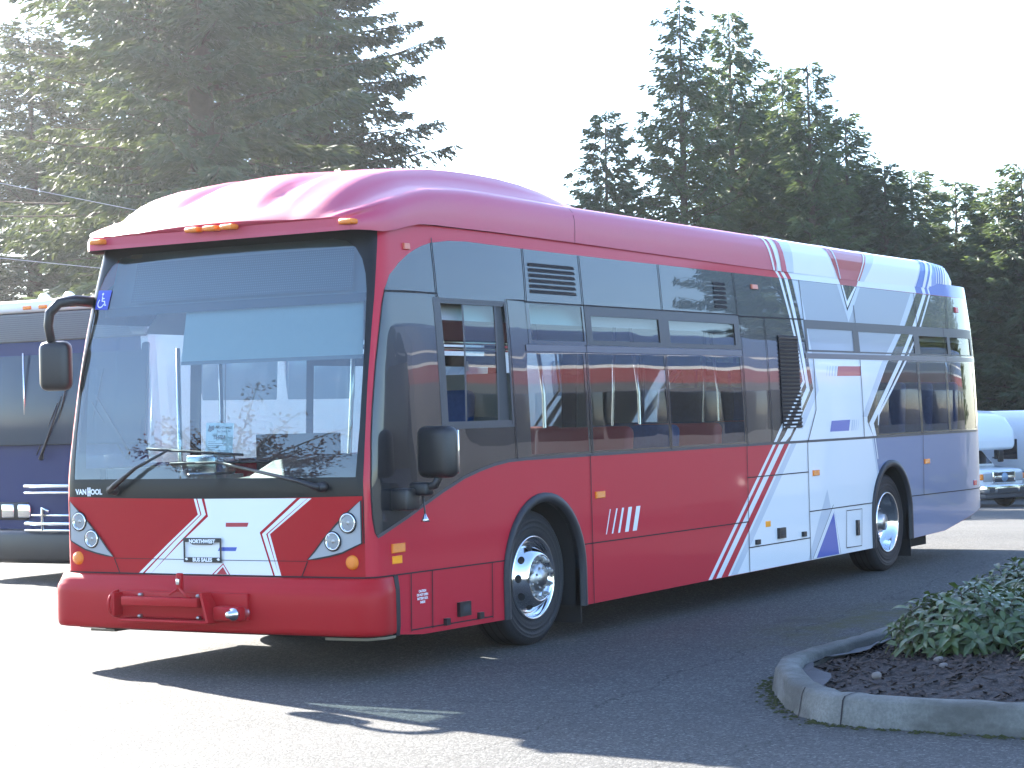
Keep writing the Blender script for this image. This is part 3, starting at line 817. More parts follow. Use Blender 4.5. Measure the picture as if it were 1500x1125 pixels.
bk.rbox((x0 - .10, -.08, .458), (x0 - .035, .57, .518), .008, 0)            # cross tube
bk.rbox((x0 - .10, -.15, .35), (x0 + .01, .60, .372), .008, 0)              # lower flange
bracket = bk.build("bicycle_rack_bracket", [M['red_bumper']], BUS)
hk = MB()
hk.rbox((x0 - .06, .085, .55), (x0 - .025, .13, .675), .01, 0)
hk.tube([(x0 - .05, .107, .58), (x0 - .09, .02, .535), (x0 - .09, -.02, .52)], .009, 6, 0)
hk.tube([(x0 - .05, .107, .58), (x0 - .08, .17, .535)], .009, 6, 0)
hk.rbox((x0 - .075, .09, .60), (x0 - .058, .118, .64), .005, 1)
hk.build("latch", [M['red_bumper'], M['steel']], bracket)
pv = MB()
pv.lathe([(-.165, .0), (-.165, .022), (-.12, .024), (-.118, .040), (-.10, .040), (-.098, .034), (-.03, .034), (0, .045)], (x0, -.385, .425), 'x', 20, 0)
pv.build("pivot_bolt", M['steel'], bracket, recalc=True)
for (yy, zz) in ((.46, .525), (-.03, .527), (.47, .385), (-.03, .385)):
    bo = MB(); bo.lathe([(-.03, 0), (-.03, .011), (-.018, .013), (0, .013)], (x0 - .01, yy, zz), 'x', 10, 0)
    bo.build("bolt", M['hub_metal'], bracket, recalc=True)
# ------------------------------------------------------------------ head lamps
HL = [(1.222, 1.138), (1.120, 1.058), (1.030, .980), (.94, .893), (.87, .815), (.815, .762), (.88, .768), (.98, .785), (1.08, .808), (1.222, .868)]
for sg in (1, -1):
    m = MB()
    poly = [(sg * a, z) for a, z in HL]
    if sg < 0: poly = poly[::-1]
    map_poly(m, poly, (), .007, 0)
    hp = m.build("headlamp_housing", [M['lamp_grey']], BUS)
    e = MB(); lay_strips(e, poly, .011, .009, 0, False, True); e.build("gasket", M['rubber'], hp)
    for (s, z, r) in ((1.128, .998, .057), (1.013, .881, .054)):
        c = S1(sg * s, z, .0)
        l = MB()
        l.lathe([(-.014, r + .004), (-.020, r), (-.016, r - .006), (.02, r * .72), (.045, r * .38), (.05, 0)], c, 'x', 28, 0)
        ro = l.build("head_lamp", [M['chrome'], M['lamp_glass'], M['inner_dark']], hp, recalc=True)
        gl = MB(); gl.lathe([(-.030, 0), (-.028, r * .5), (-.019, r - .002)], c, 'x', 28, 0); gl.build("lens", M['lamp_glass'], hp, recalc=True)
        bl = MB(); bl.lathe([(-.012, 0), (-.012, .012), (.03, .014)], c, 'x', 12, 0); bl.build("bulb", M['hub_metal'], hp, recalc=True)
        rgm = MB(); rgm.tube([(c[0] - .012, c[1] + (r + .006) * math.cos(t), c[2] + (r + .006) * math.sin(t)) for t in np.linspace(0, 2 * math.pi, 29)], .005, 6, 0, False); rgm.build("bezel", M['rubber'], hp)
    c = S1(sg * 1.150, .747, 0)
    m = MB(); m.lathe([(-.024, 0), (-.022, .028), (-.012, .044), (0, .047)], c, 'x', 24, 0)
    ts = m.build("turn_signal", M['amber'], BUS, recalc=True)
# small lamps
def lamp_box(name, s, z, ws, hz, mat, off=.016, mir=False):
    m = MB()
    sg = -1 if mir else 1
    ring = lambda k, o: [S1(sg * a, b_, o) for a, b_ in ((s - ws * k, z - hz * k), (s + ws * k, z - hz * k), (s + ws * k, z + hz * k), (s - ws * k, z + hz * k))]
    m.loft([ring(1, 0), ring(1, off * .6), ring(.86, off)], 0, True, False, False)
    o_ = len(m.v); m.add(ring(.86, off), [(0, 1, 2, 3)], 0)
    return m.build(name, mat, BUS, recalc=True)
for mir in (False, True):
    lamp_box("side_marker", 4.228, 1.035, .072, .026, M['amber'], mir=mir)
    lamp_box("side_marker", 1.540, .821, .073, .030, M['amber'], mir=mir)
    lamp_box("reflector", 1.527, .747, .054, .025, M['amber2'], .008, mir=mir)
    lamp_box("side_marker", 8.338, 1.043, .072, .026, M['amber'], mir=mir)
    lamp_box("side_marker", 11.262, 1.053, .075, .026, M['amber'], mir=mir)
    lamp_box("reflector", 7.252, .640, .05, .025, M['amber2'], .008, mir=mir)
    lamp_box("reflector", 12.84, .767, .07, .028, M['red_lens'], .008, mir=mir)
    lamp_box("side_marker", 1.735, 2.771, .070, .021, M['faded_lens'], mir=mir)
    lamp_box("side_marker", 7.288, 2.712, .062, .021, M['faded_lens'], mir=mir)
    lamp_box("side_marker", 12.55, 2.66, .05, .03, M['red_lens'], mir=mir)
for (y, z, dx) in ((1.0, 2.912, .075), (.135, 2.935, .052), (-.02, 2.935, .052), (-.165, 2.935, .052), (-1.10, 2.908, .085)):
    m = MB()
    x = dx - .012
    m.rbox((x - .03, y - .055, z - .018), (x + .05, y + .055, z + .018), .014, 0)
    m.build("marker_light", M['amber'], BUS)
# plate frame
pf = MB()
PX = lambda s, z, o: S1(s, z, o)
def ringbox(mb, s0, z0, s1, z1, t, o0, o1, mi):
    for (a, b_, c, d) in ((s0, z0, s1, z0 + t * 1.7), (s0, z1 - t * 1.4, s1, z1), (s0, z0 + t * 1.7, s0 + t * .8, z1 - t * 1.4), (s1 - t * .8, z0 + t * 1.7, s1, z1 - t * 1.4)):
        map_poly(mb, [(a, b_), (c, b_), (c, d), (a, d)], (), o1, mi)
ringbox(pf, -.184, .735, .137, .896, .02, .004, .016, 0)
map_poly(pf, [(-.135, .868), (-.105, .852), (.058, .852), (.088, .868)], (), .0165, 0)
letters(pf, "NORTHWEST", .034, -.024, .873, .0185, 1, 1.05, bold=.0018)
letters(pf, "BUS SALES", .034, -.024, .752, .0185, 1, 1.05, bold=.0018)
for cx_ in (-.158, .11):
    map_poly(pf, [(cx_ - .014, .758), (cx_ - .002, .748), (cx_ + .014, .752), (cx_ + .006, .762), (cx_ + .012, .766), (cx_ - .004, .765)], (), .0185, 1)
pf.build("plate_frame", [M['black_plastic'], M['letter']], BUS)
# accessibility sticker
sk = MB()
map_poly(sk, [(-1.196, 2.458), (-1.068, 2.450), (-1.060, 2.585), (-1.196, 2.590)], (), .004, 0)
cs, cz = -1.135, 2.517
map_poly(sk, circle2(cs - .006, cz + .045, .0095, 12), (), .006, 1)
lay_strips(sk, [(cs - .006, cz + .030), (cs - .002, cz - .004), (cs + .024, cz - .006), (cs + .036, cz - .036), (cs + .046, cz - .032)], .0085, .006, 1)
lay_strips(sk, [(cs - .004, cz + .014), (cs + .018, cz + .014)], .007, .006, 1)
lay_strips(sk, [(cs - .010 + .0295 * math.cos(t), cz - .018 + .0295 * math.sin(t)) for t in np.linspace(2.2, 6.1, 16)], .008, .006, 1)
sk.build("accessibility_sticker", [M['sticker_blue'], M['letter']], BUS)
# paper sheet behind the screen
pp = MB()
map_poly(pp, [(-.030, 1.440), (.200, 1.430), (.192, 1.645), (-.040, 1.650)], (), -.02, 0)
letters(pp, "Northwest", .030, .112, 1.618, -.018, 1, 1.0, slant=.2)
letters(pp, "Bus Sales, Inc", .022, .115, 1.592, -.018, 1, 1.0, slant=.2)
letters(pp, "T64601", .032, .078, 1.552, -.018, 1, 1.0, bold=.0015)
for k in range(6): lay_strips(pp, [(-.01, 1.525 - .012 * k), (.05 + .03 * ((k * 7) % 4), 1.524 - .012 * k)], .003, -.018, 1)
map_poly(pp, [(-.022, 1.595), (.0, 1.59), (.03, 1.605), (.028, 1.632), (.0, 1.625), (-.01, 1.635)], (), -.018, 1)
pp.build("sale_sheet", [M['paper'], M['ink']], BUS)
# ------------------------------------------------------------------ vents and louvres
def vent(s0, z0, s1, z1, n, slant=.02):
    m = MB()
    h = (z1 - z0) / n
    for k in range(n):
        a = z0 + h * k
        d = slant * (k + .5) / n
        map_poly(m, [(s0 + d, a + h * .16), (s1 + d, a + h * .16), (s1 + d - .01, a + h * .66), (s1 + d - .03, a + h * .74), (s0 + d + .02, a + h * .74), (s0 + d, a + h * .62)], (), .0068, 0)
        map_poly(m, [(s0 + d, a + h * .80), (s1 + d, a + h * .80), (s1 + d, a + h * .90), (s0 + d, a + h * .90)], (), .011, 1)
    o = m.build("vent_grille", [M['seam'], M['black_gloss']], BUS)
    return o
vent(3.395, 2.513, 4.062, 2.748, 6); vent(6.435, 2.497, 6.672, 2.732, 6)
lm = MB()
N_ = 24
zt_, zb_ = 2.292, 1.462
map_poly(lm, [(7.625, zb_), (8.05, zb_), (8.085, zt_), (7.657, zt_)], (), .0068, 0)
def interp_pl(pl, z):
    out = []
    for k in range(len(pl) - 1):
        (a, za), (c, zc_) = pl[k], pl[k + 1]
        if min(za, zc_) <= z <= max(za, zc_) and abs(za - zc_) > 1e-6: out.append(a + (c - a) * (z - za) / (zc_ - za))
    return out
for k in range(N_):
    z = zb_ + (zt_ - zb_) * (k + .5) / N_
    hh = (zt_ - zb_) / N_
    sl = 7.625 + .032 * (z - zb_) / (zt_ - zb_); sr = sl + .427
    lm.loft([[S1(s, z - hh * .34, .0070), S1(s, z - hh * .34, .011), S1(s, z + hh * .05, .016), S1(s, z + hh * .20, .0072)] for s in (sl, sr)], 1, True, True, False)
    for L, Rr in ((L1, Rr1), (L2, Rr2)):
        a = interp_pl(L, z); c = interp_pl(Rr, z)
        if a and c and z < 1.86:
            s0, s1 = max(sl, min(a[0], c[0])), min(sr, max(a[0], c[0]))
            if s1 - s0 > .01: map_poly(lm, [(s0, z - hh * .25), (s1, z - hh * .25), (s1, z + hh * .12), (s0, z + hh * .12)], (), .0168, 2)
lm.build("engine_louvre", [M['seam'], M['black_plastic'], M['white']], BUS)
# handles and latches on the skirt flaps
def latch(s0, z0, s1, z1, off=.02):
    m = MB()
    m.loft([[S1(a, b_, o) for a, b_ in ((s0, z0), (s1, z0), (s1, z1), (s0, z1))] for o in (.0, .026)], 0, True, False, False)
    m.add([S1(a, b_, .026) for a, b_ in ((s0, z0), (s1, z0), (s1, z1), (s0, z1))], [(0, 1, 2, 3)], 0)
    w, h = s1 - s0, z1 - z0
    if w > .08: map_poly(m, [(s0 + w * .25, z0 + h * .3), (s1 - w * .15, z0 + h * .3), (s1 - w * .15, z0 + h * .75), (s0 + w * .25, z0 + h * .75)], (), .028, 1)
    return m.build("flap_latch", [M['black_plastic'], M['inner_dark']], BUS, recalc=True)
for bx in ((2.219, .317, 2.357, .412), (2.050, .276, 2.100, .322), (2.468, .278, 2.520, .322), (7.443, .498, 7.584, .591), (6.975, .477, 7.042, .519), (7.977, .481, 8.042, .526), (9.272, .410, 9.318, .557)):
    latch(*bx)
# ------------------------------------------------------------------ wheel arches
def arch_trim(A, zb0, zb1, mir):
    sg = -1 if mir else 1
    outer = arch_pts(A[0], A[1] + .006, A[2], zb0, zb1, 22); inner = arch_pts(A[0], A[1] - .058, A[2], zb0, zb1, 22)
    m = MB()
    rings = []
    for po, pi in zip(outer, inner):
        mid = ((po[0] + pi[0]) / 2, (po[1] + pi[1]) / 2)
        rings.append([S1(sg * po[0], po[1], .0), S1(sg * po[0], po[1], .018), S1(sg * mid[0], mid[1], .028), S1(sg * pi[0], pi[1], .020), S1(sg * pi[0], pi[1], -.05)])
    m.loft(rings, 0, closed=False)
    o = m.build("wheel_arch_trim", M['flare'], BUS, recalc=True)
    l = MB()
    l.loft([[S1(sg * pi[0], pi[1], -.01), S1(sg * pi[0], pi[1], -.30), S1(sg * pi[0], pi[1], -.62)] for pi in inner], 0, closed=False)
    l.add([S1(sg * p[0], p[1], -.62) for p in inner], [list(range(len(inner)))], 0)
    l.build("wheel_well", M['under'], o)
for mir in (False, True):
    arch_trim(ARF, .238, .235, mir); arch_trim(ARR, .262, .285, mir)
# ------------------------------------------------------------------ wheels (built at the origin, outer side facing -y)
def make_wheel(deep):
    w = thing("wheel", None, None)
    R, RI = .482, .298
    m = MB()
    m.lathe([(.02, RI), (.004, RI + .02), (-.002, RI + .045), (.004, RI + .062), (-.001, RI + .066), (-.001, RI + .070), (.005, RI + .075), (.002, R - .085), (-.003, R - .080), (-.003, R - .074), (.004, R - .062), (.000, R - .058), (.000, R - .052), (.007, R - .046), (.012, R - .03), (.030, R - .008), (.055, R), (.245, R), (.27, R - .01), (.29, R - .05), (.30, RI + .02), (.28, RI)], (0, 0, 0), 'y', 64, 0)
    for g_ in (.09, .15, .21):
        m.lathe([(g_ - .006, R + .0015), (g_ + .006, R + .0015)], (0, 0, 0), 'y', 64, 1)
    m.build("tyre", [M['tyre'], M['seam']], w, recalc=False)
    r = MB()
    if not deep:
        prof = [(.028, RI + .004), (.0, RI + .004), (-.006, RI - .004), (.004, RI - .018), (.03, RI - .026), (.055, .262), (.052, .252), (.0, .222), (-.045, .188), (-.058, .172), (-.062, .160), (-.045, .150), (-.030, .148), (-.030, .0)]
        hz_r, hz_a = .222, .0
        nutr, nuta, hubp = .143, -.045, [(-.030, .112), (-.045, .110), (-.055, .098), (-.062, .092), (-.066, .06), (-.075, .055), (-.078, 0)]
    else:
        prof = [(.028, RI + .004), (.0, RI + .004), (-.006, RI - .004), (.004, RI - .018), (.04, RI - .03), (.10, .25), (.13, .232), (.145, .21), (.150, .16), (.148, .0)]
        hz_r, hz_a = .205, .142
        nutr, nuta, hubp = .143, .13, [(.148, .115), (.10, .11), (.07, .10), (.06, .085), (.03, .08), (.025, 0)]
    r.lathe(prof, (0, 0, 0), 'y', 72, 0)
    for k in range(10):
        t = 2 * math.pi * (k + .5) / 10
        c = Vector((hz_r * math.cos(t), hz_a - .0045 if not deep else hz_a - .006, hz_r * math.sin(t)))
        rad = Vector((math.cos(t), 0, math.sin(t))); tan = Vector((-math.sin(t), 0, math.cos(t)))
        slope = Vector((math.cos(t) * .055, .060, math.sin(t) * .055)).normalized() if not deep else rad
        nrm = slope.cross(tan)
        r.add([c + slope * .024 * math.cos(a) + tan * .030 * math.sin(a) for a in np.linspace(0, 2 * math.pi, 19)[:-1]], [list(range(18))], 1)
    r.build("rim", [M['chrome'], M['under']], w, recalc=False)
    h = MB(); h.lathe(hubp, (0, 0, 0), 'y', 32, 0)
    for k in range(8):
        t = 2 * math.pi * k / 8
        h.lathe([(hubp[2][0] - .018, 0), (hubp[2][0] - .018, .009), (hubp[2][0], .010)], (.075 * math.cos(t), 0, .075 * math.sin(t)), 'y', 6, 0, False)
    h.build("hub", [M['hub_metal']], w)
    for k in range(10):
        t = 2 * math.pi * k / 10
        c = (nutr * math.cos(t), 0, nutr * math.sin(t))
        nm = MB(); nm.lathe([(nuta - .034, 0), (nuta - .032, .010), (nuta - .020, .014), (nuta + .004, .016), (nuta + .005, .021), (nuta + .012, .021)], c, 'y', 8, 0, False)
        nm.build("wheel_nut", M['hub_metal'], w)
    return w
wf = make_wheel(False); wr = make_wheel(True)
def put_wheel(src, x, y, first, turn=0.0, spin=0.0, parent=BUS):
    w = src if first else copy_tree(src)
    w.parent = parent
    w.location = (x, y, .482)
    w.rotation_euler = (0, spin, turn)
    return w
put_wheel(wf, 2.115, -1.20, True, 0, .35); put_wheel(wr, 8.965, -1.245, True, 0, .1)
put_wheel(wf, 2.115, 1.20, False, math.pi, .9); put_wheel(wr, 8.965, 1.245, False, math.pi, .6)
for (x, y) in ((2.72, -1.0), (9.60, -1.0), (2.72, 1.0), (9.60, 1.0)):
    m = MB(); m.box((x, y - .24, .10), (x + .012, y + .24, .45)); m.build("mud_flap", M['rubber'], BUS)
# underbody
ub = MB()
ub.box((.25, -1.15, .30), (1.5, 1.15, .36)); ub.box((1.5, -.55, .26), (2.75, .55, .36)); ub.box((2.75, -1.2, .27), (8.3, 1.2, .36)); ub.box((8.3, -.5, .3), (9.6, .5, .40)); ub.box((9.6, -1.18, .30), (10.5, 1.18, .5))
ub.box((9.8, -1.12, .17), (10.38, .4, .30)); ub.box((8.75, -.9, .38), (9.1, .9, .55)); ub.box((1.95, -1.0, .38), (2.25, 1.0, .52)); ub.box((10.5, -1.1, .5), (12.1, 1.1, .6))
ub.build("underbody", M['under'], BUS)
# ------------------------------------------------------------------ mirrors
mm = MB()
RZ = Matrix.Rotation(math.radians(-14), 3, 'Z')
mm.rbox((.30, -1.705, 1.262), (.43, -1.400, 1.592), .055, 0, RZ, 4)
mh = MB()
nm_ = mm.build("mirror_head", [M['black_plastic']], BUS)
gm = MB(); gm.rbox((.425, -1.68, 1.29), (.436, -1.42, 1.565), .004, 0, RZ, 2, (.365, -1.5525, 1.427)); gm.build("mirror_glass", M['mirror_glass'], nm_)
ar = MB()
ar.rbox((.20, -1.42, 1.06), (.36, -1.26, 1.20), .02, 0)
ar.rbox((.30, -1.50, 1.15), (.40, -1.36, 1.235), .02, 0)
ar.tube([(.33, -1.44, 1.19), (.36, -1.53, 1.22), (.365, -1.57, 1.30)], .028, 8, 0)
ar.tube([(.345, -1.44, 1.17), (.345, -1.455, 1.06), (.34, -1.46, 1.02)], .006, 6, 0)
ar.lathe([(0, .0), (.0, .030), (.02, .02), (.05, .006), (.055, 0)], (.34, -1.46, .985), 'z', 12, 1)
ar.build("mirror_arm", [M['black_plastic'], M['steel']], nm_)
m2 = MB()
hp_ = (.03, 1.385)
m2.rbox((hp_[0] - .06, hp_[1] - .12, 1.90), (hp_[0] + .07, hp_[1] + .11, 2.245), .055, 0, Matrix.Rotation(math.radians(16), 3, 'Z'), 4)
mf = m2.build("mirror_head", [M['black_plastic']], BUS)
a2 = MB()
a2.tube([(.26, 1.20, 2.515), (.12, 1.27, 2.525), (.04, 1.345, 2.51), (.0, 1.395, 2.44), (.0, 1.41, 2.35), (.02, 1.40, 2.22)], [.04, .04, .038, .036, .033, .03], 10, 0)
a2.build("mirror_arm", [M['black_plastic']], mf)
g2 = MB(); g2.box((hp_[0] + .066, hp_[1] - .09, 1.93), (hp_[0] + .074, hp_[1] + .08, 2.215), 0, Matrix.Rotation(math.radians(16), 3, 'Z'), (hp_[0], hp_[1], 2.07)); g2.build("mirror_glass", M['mirror_glass'], mf)
# ------------------------------------------------------------------ wipers
def wiper(pv_, mid, tip, b0, b1):
    m = MB()
    m.lathe([(-.06, 0), (-.06, .03), (0, .035)], S1(pv_[0], pv_[1], .0), 'x', 14, 0)
    m.tube([S1(pv_[0], pv_[1], .05), S1(pv_[0] * .75 + mid[0] * .25, pv_[1] * .75 + mid[1] * .25, .065), S1(mid[0], mid[1], .06), S1(tip[0], tip[1], .045)], [.022, .020, .013, .008], 8, 0)
    o = m.build("wiper", M['black_plastic'], BUS)
    k = MB()
    k.tube([S1(b0[0] + (b1[0] - b0[0]) * t, b0[1] + (b1[1] - b0[1]) * t, .022) for t in np.linspace(0, 1, 7)], .010, 6, 0)
    k.tube([S1(b0[0] + (b1[0] - b0[0]) * t, b0[1] + (b1[1] - b0[1]) * t, .036) for t in np.linspace(.28, .72, 5)], .008, 6, 0)
    k.build("blade", M['rubber'], o)
wiper((-.790, 1.212), (-.56, 1.360), (-.30, 1.474), (-.505, 1.486), (.317, 1.437))
wiper((.946, 1.224), (.80, 1.264), (.12, 1.395), (-.29, 1.386), (.537, 1.392))

# ------------------------------------------------------------------ inside the bus
it = MB()
for xa, xb, hw in ((.15, 1.5, 1.2), (1.5, 2.75, .6), (2.75, 8.36, 1.2), (8.36, 9.6, .6), (9.6, 11.6, 1.2)):
    it.box((xa, -hw, .365), (xb, hw, .385), 0)
    if xb > 8.4: it.box((xa, -hw, .386), (xb, hw, .72), 0)
it.build("cabin_floor", [M['floor_in']], BUS)
it = MB()
it.box((.75, -1.05, 2.46), (11.5, 1.05, 2.485), 0)
for sg in (-1, 1):
    it.add([(.75, sg * 1.05, 2.46), (11.5, sg * 1.05, 2.46), (11.5, sg * 1.19, 2.30), (.75, sg * 1.19, 2.30)], [(0, 1, 2, 3)], 0)
    [it.box((xa, sg * 1.262 - .008, .38), (xb, sg * 1.262 + .008, 1.34), 1) for xa, xb in ((.4, 1.5), (2.75, 8.38), (9.58, 11.4))]
it.box((11.6, -1.0, .7), (11.63, 1.0, 2.46), 1)
it.build("cabin_lining", [M['inner_white'], M['inner_grey']], BUS)
ds = MB()
ds.loft([[(.10, y, 1.10), (.14, y, 1.245), (.42, y, 1.255 + h), (.62, y, 1.20 + h * .7), (.66, y, .95), (.60, y, .42), (.12, y, .40)] for y, h in ((-1.2, .02), (-1.05, .12), (-.85, .17), (-.5, .17), (-.2, .13), (.0, .03), (.2, 0), (.62, 0), (.66, -.12), (1.2, -.14))], 0, True, True)
ds.rbox((.12, .66, 1.02), (.55, 1.18, 1.17), .02, 1)
ds.build("dashboard", [M['inner_dark'], M['inner_white']], BUS, recalc=True)
sw = MB()
cx, cy, cz = .86, -.62, 1.30
ax = Matrix.Rotation(math.radians(-32), 3, 'Y')
sw.tube([Vector((cx, cy, cz)) + ax @ Vector((.24 * math.cos(t), .24 * math.sin(t), 0)) for t in np.linspace(0, 2 * math.pi, 33)], .017, 8, 0, False)
for t in (0.4, 2.2, 4.2): sw.tube([(cx, cy, cz - .03), Vector((cx, cy, cz)) + ax @ Vector((.24 * math.cos(t), .24 * math.sin(t), 0))], .014, 6, 0)
sw.tube([(cx, cy, cz - .03), (cx - .22, cy, .95)], .04, 8, 0)
sw.build("steering_wheel", M['inner_dark'], BUS)
def seat(x, y, z, w, mat, back=.72, name="passenger_seat"):
    m = MB()
    m.rbox((x - .22, y - w / 2, z + .40), (x + .22, y + w / 2, z + .50), .04, 0)
    m.rbox((x + .16, y - w / 2, z + .44), (x + .28, y + w / 2, z + .44 + back), .05, 0, Matrix.Rotation(math.radians(8), 3, 'Y'), 3)
    m.box((x - .05, y - .12, z), (x + .05, y + .12, z + .40), 1)
    return m.build(name, [mat, M['inner_grey']], BUS)
seat(1.62, -.62, .55, .5, M['seat_fab'], .85, "driver_seat")
pt = MB()
pt.box((2.02, -1.2, 1.15), (2.05, -.30, 1.95), 0); pt.box((2.02, -.58, .387), (2.05, -.30, 1.15), 0); pt.build("partition", [M['inner_grey']], BUS)
pt = MB(); pt.box((2.02, .42, 1.12), (2.05, 1.2, 1.55), 0); pt.box((2.02, .42, .387), (2.05, .58, 1.12), 0); pt.build("partition", [M['inner_dark']], BUS)
pt = MB(); pt.box((.80, .60, .385), (1.1, .92, 1.28), 0); pt.rbox((.82, .63, 1.28), (1.06, .90, 1.42), .02, 0); pt.build("fare_box", [M['steel']], BUS)
for k, x in enumerate((3.4, 4.2, 5.0, 5.8, 6.6, 7.4)):
    for y in (-.78, .78):
        if y > 0 and 5.4 < x < 7.4: continue
        seat(x, y, .38, .86, M['seat_fab'] if k % 2 else M['seat_red'])
for x in (8.6, 9.4, 10.2, 11.0):
    for y in (-.78, .78): seat(x, y, .72, .86, M['seat_fab'])
hr = MB()
for x, y in ((2.25, -.34), (2.3, .55), (3.75, -.36), (4.6, .36), (5.4, -.36), (6.2, .36), (7.0, -.36), (8.1, .36), (8.9, -.36), (10.4, .36)):
    hr.tube([(x, y, .38), (x + .02, y, 1.2), (x + .05, y * .95, 1.8), (x, y * .8, 2.46)], .017, 8, 0)
for y in (-.42, .42): hr.tube([(2.2, y, 2.2), (11.5, y, 2.2)], .017, 8, 0)
hr.tube([(2.08, -.30, 1.0), (2.6, -.3, 1.25)], .017, 8, 0); hr.tube([(.75, .95, .9), (1.3, .95, 1.4), (1.3, .95, 2.3)], .017, 8, 0); hr.tube([(1.05, 1.14, .6), (1.05, 1.14, 2.2)], .017, 8, 0)
hr.build("handrails", M['steel'], BUS)
t = NT('dot_matrix_panel')
tc = t.n("ShaderNodeTexCoord"); sp = t.n("ShaderNodeSeparateXYZ"); t.l(tc.outputs['Object'], sp.inputs[0])
def _dot(o): return t.math('LESS_THAN', t.math('ABSOLUTE', t.math('SUBTRACT', t.math('FRACT', t.math('MULTIPLY', o, 62.0)), 0.5)), 0.24)
dmask = t.math('MULTIPLY', _dot(sp.outputs['Y']), _dot(sp.outputs['Z']))
t.principled(t.mixc(dmask, (0.04, 0.046, 0.05), (0.115, 0.135, 0.14)), 0.5)
M['dots'] = t.m
sg_ = MB()
map_poly(sg_, [(-.92, 2.49), (1.05, 2.49), (1.06, 2.765), (-.93, 2.765)], (), -.07, 0)
map_poly(sg_, [(-1.15, 2.40), (1.16, 2.40), (1.17, 2.462), (-1.16, 2.462)], (), -.065, 1)
map_poly(sg_, [(-1.18, 2.46), (1.18, 2.46), (1.18, 2.84), (-1.18, 2.84)], (), -.11, 2)
sg_.build("destination_sign", [M['dots'], M['inner_dark'], M['inner_grey']], BUS)
bl = MB()
map_poly(bl, [(-.375, 2.06), (1.14, 2.055), (1.13, 2.42), (-.385, 2.42)], (), -.09, 0)
lay_strips(bl, [(-.375, 2.055), (1.14, 2.05)], .025, -.088, 1)
bl.build("sun_blind", [M['blind'], M['inner_grey']], BUS)

# ------------------------------------------------------------------ the other buses
def make_coach(name, label, L, bands, cap, front, front_col, wheel_src, H=3.03):
    """front at x = 0 facing -x; bands: (z, material) rising up the side"""
    root = thing(name, label, "bus")
    zs = [.30, .45, .60]
    mats = []
    Z = [b_[0] for b_ in bands]
    def ring(x, inset, top):
        pts = []
        w = 1.29 - inset
        for z in Z:
            ww = w - max(0, z - 1.4) * .06
            pts.append((x, -ww, min(z, top)))
        pts += [(x, -(w - .17), top - .01), (x, -(w - .32), top + .03), (x, 0, top + .07)]
        far = [(p[0], -p[1], p[2]) for p in pts[::-1][1:]]
        return pts + far
    xs = [0, .03, .10, .22, .45, 3, 6, 9, L - .3, L - .08, L]
    ins = [.14, .07, .03, .01, 0, 0, 0, 0, 0, .05, .16]
    tops = [H - .11, H - .06, H - .03, H - .01, H, H, H, H, H - .01, H - .05, H - .13]
    rings = [ring(x, i, t_) for x, i, t_ in zip(xs, ins, tops)]
    m = MB()
    n = len(rings[0]); vs = [p for r in rings for p in r]
    matlist = [b_[1] for b_ in bands] + [cap]
    um = []
    for mm_ in matlist:
        if mm_ not in um: um.append(mm_)
    nb = len(Z)
    for k in range(len(rings) - 1):
        for j in range(n - 1):
            jj = j if j < n / 2 - .5 else n - 2 - j
            mt = matlist[min(jj, nb)] if jj < nb - 1 else cap
            f_ = (k * n + j, (k + 1) * n + j, (k + 1) * n + j + 1, k * n + j + 1)
            base = len(m.v)
            m.add([vs[q_] for q_ in f_], [(0, 1, 2, 3)], um.index(mt), False)
    if front_col not in um: um.append(front_col)
    m.add(rings[0], [list(range(n))[::-1]], um.index(front_col)); m.add(rings[-1], [list(range(n))], um.index(matlist[0]))
    m.box((.3, -1.15, .25), (L - .4, 1.15, .34), um.index(matlist[0]))
    m.build("body", um, root)
    for (x, y) in ((2.5, -1.24), (L - 3.3, -1.24), (2.5, 1.24), (L - 3.3, 1.24)):
        w = copy_tree(wheel_src, root); w.location = (x, y, .482); w.rotation_euler = (0, .4, math.pi if y > 0 else 0)
    return root
BB = make_coach("blue_bus", "blue fronted transit bus with white roof cap parked behind the red bus", 12.0,
                [(.26, M['rubber']), (.62, M['bus_navy']), (1.30, M['white']), (2.95, M['white']), (3.0, M['white'])], M['white_roof'], None, M['bus_navy'], wf)
BB.location = (5.9, 6.80, -.05)
fb = MB()
fb.rbox((-.17, -1.27, .24), (.20, 1.27, .60), .06, 0); fb.build("bumper", M['black_plastic'], BB)
t = MB()
t.rbox((-.035, -1.16, 1.50), (.02, 1.16, 2.56), .02, 0, Matrix.Rotation(math.radians(4.5), 3, 'Y')); t.build("windscreen", M['dim_glass'], BB)
t = MB(); t.rbox((-.03, -1.16, 2.62), (.03, 1.16, 2.93), .02, 0)
for k in range(12): t.box((-.034, -1.1, 2.65 + .022 * k), (-.029, 1.1, 2.653 + .022 * k), 1)
t.build("destination_sign", [M['inner_grey'], M['frame_grey']], BB)
t = MB(); t.rbox((-.07, -1.25, 2.935), (.5, 1.25, 3.07), .05, 0); t.build("roof_cap", M['white_roof'], BB)
for y in (1.0, .45, .22, 0, -.22, -1.0):
    k = MB(); k.rbox((-.085, y - .06, 2.965), (-.05, y + .06, 3.005), .012, 0); k.build("marker_light", M['amber'], BB)
for y in (.36, 0):
    k = MB(); k.lathe([(0, .07), (.04, .06), (.07, .03), (.075, 0)], (.1, y, 3.07), 'z', 14, 0); k.build("roof_cap_light", M['white_roof'], BB)
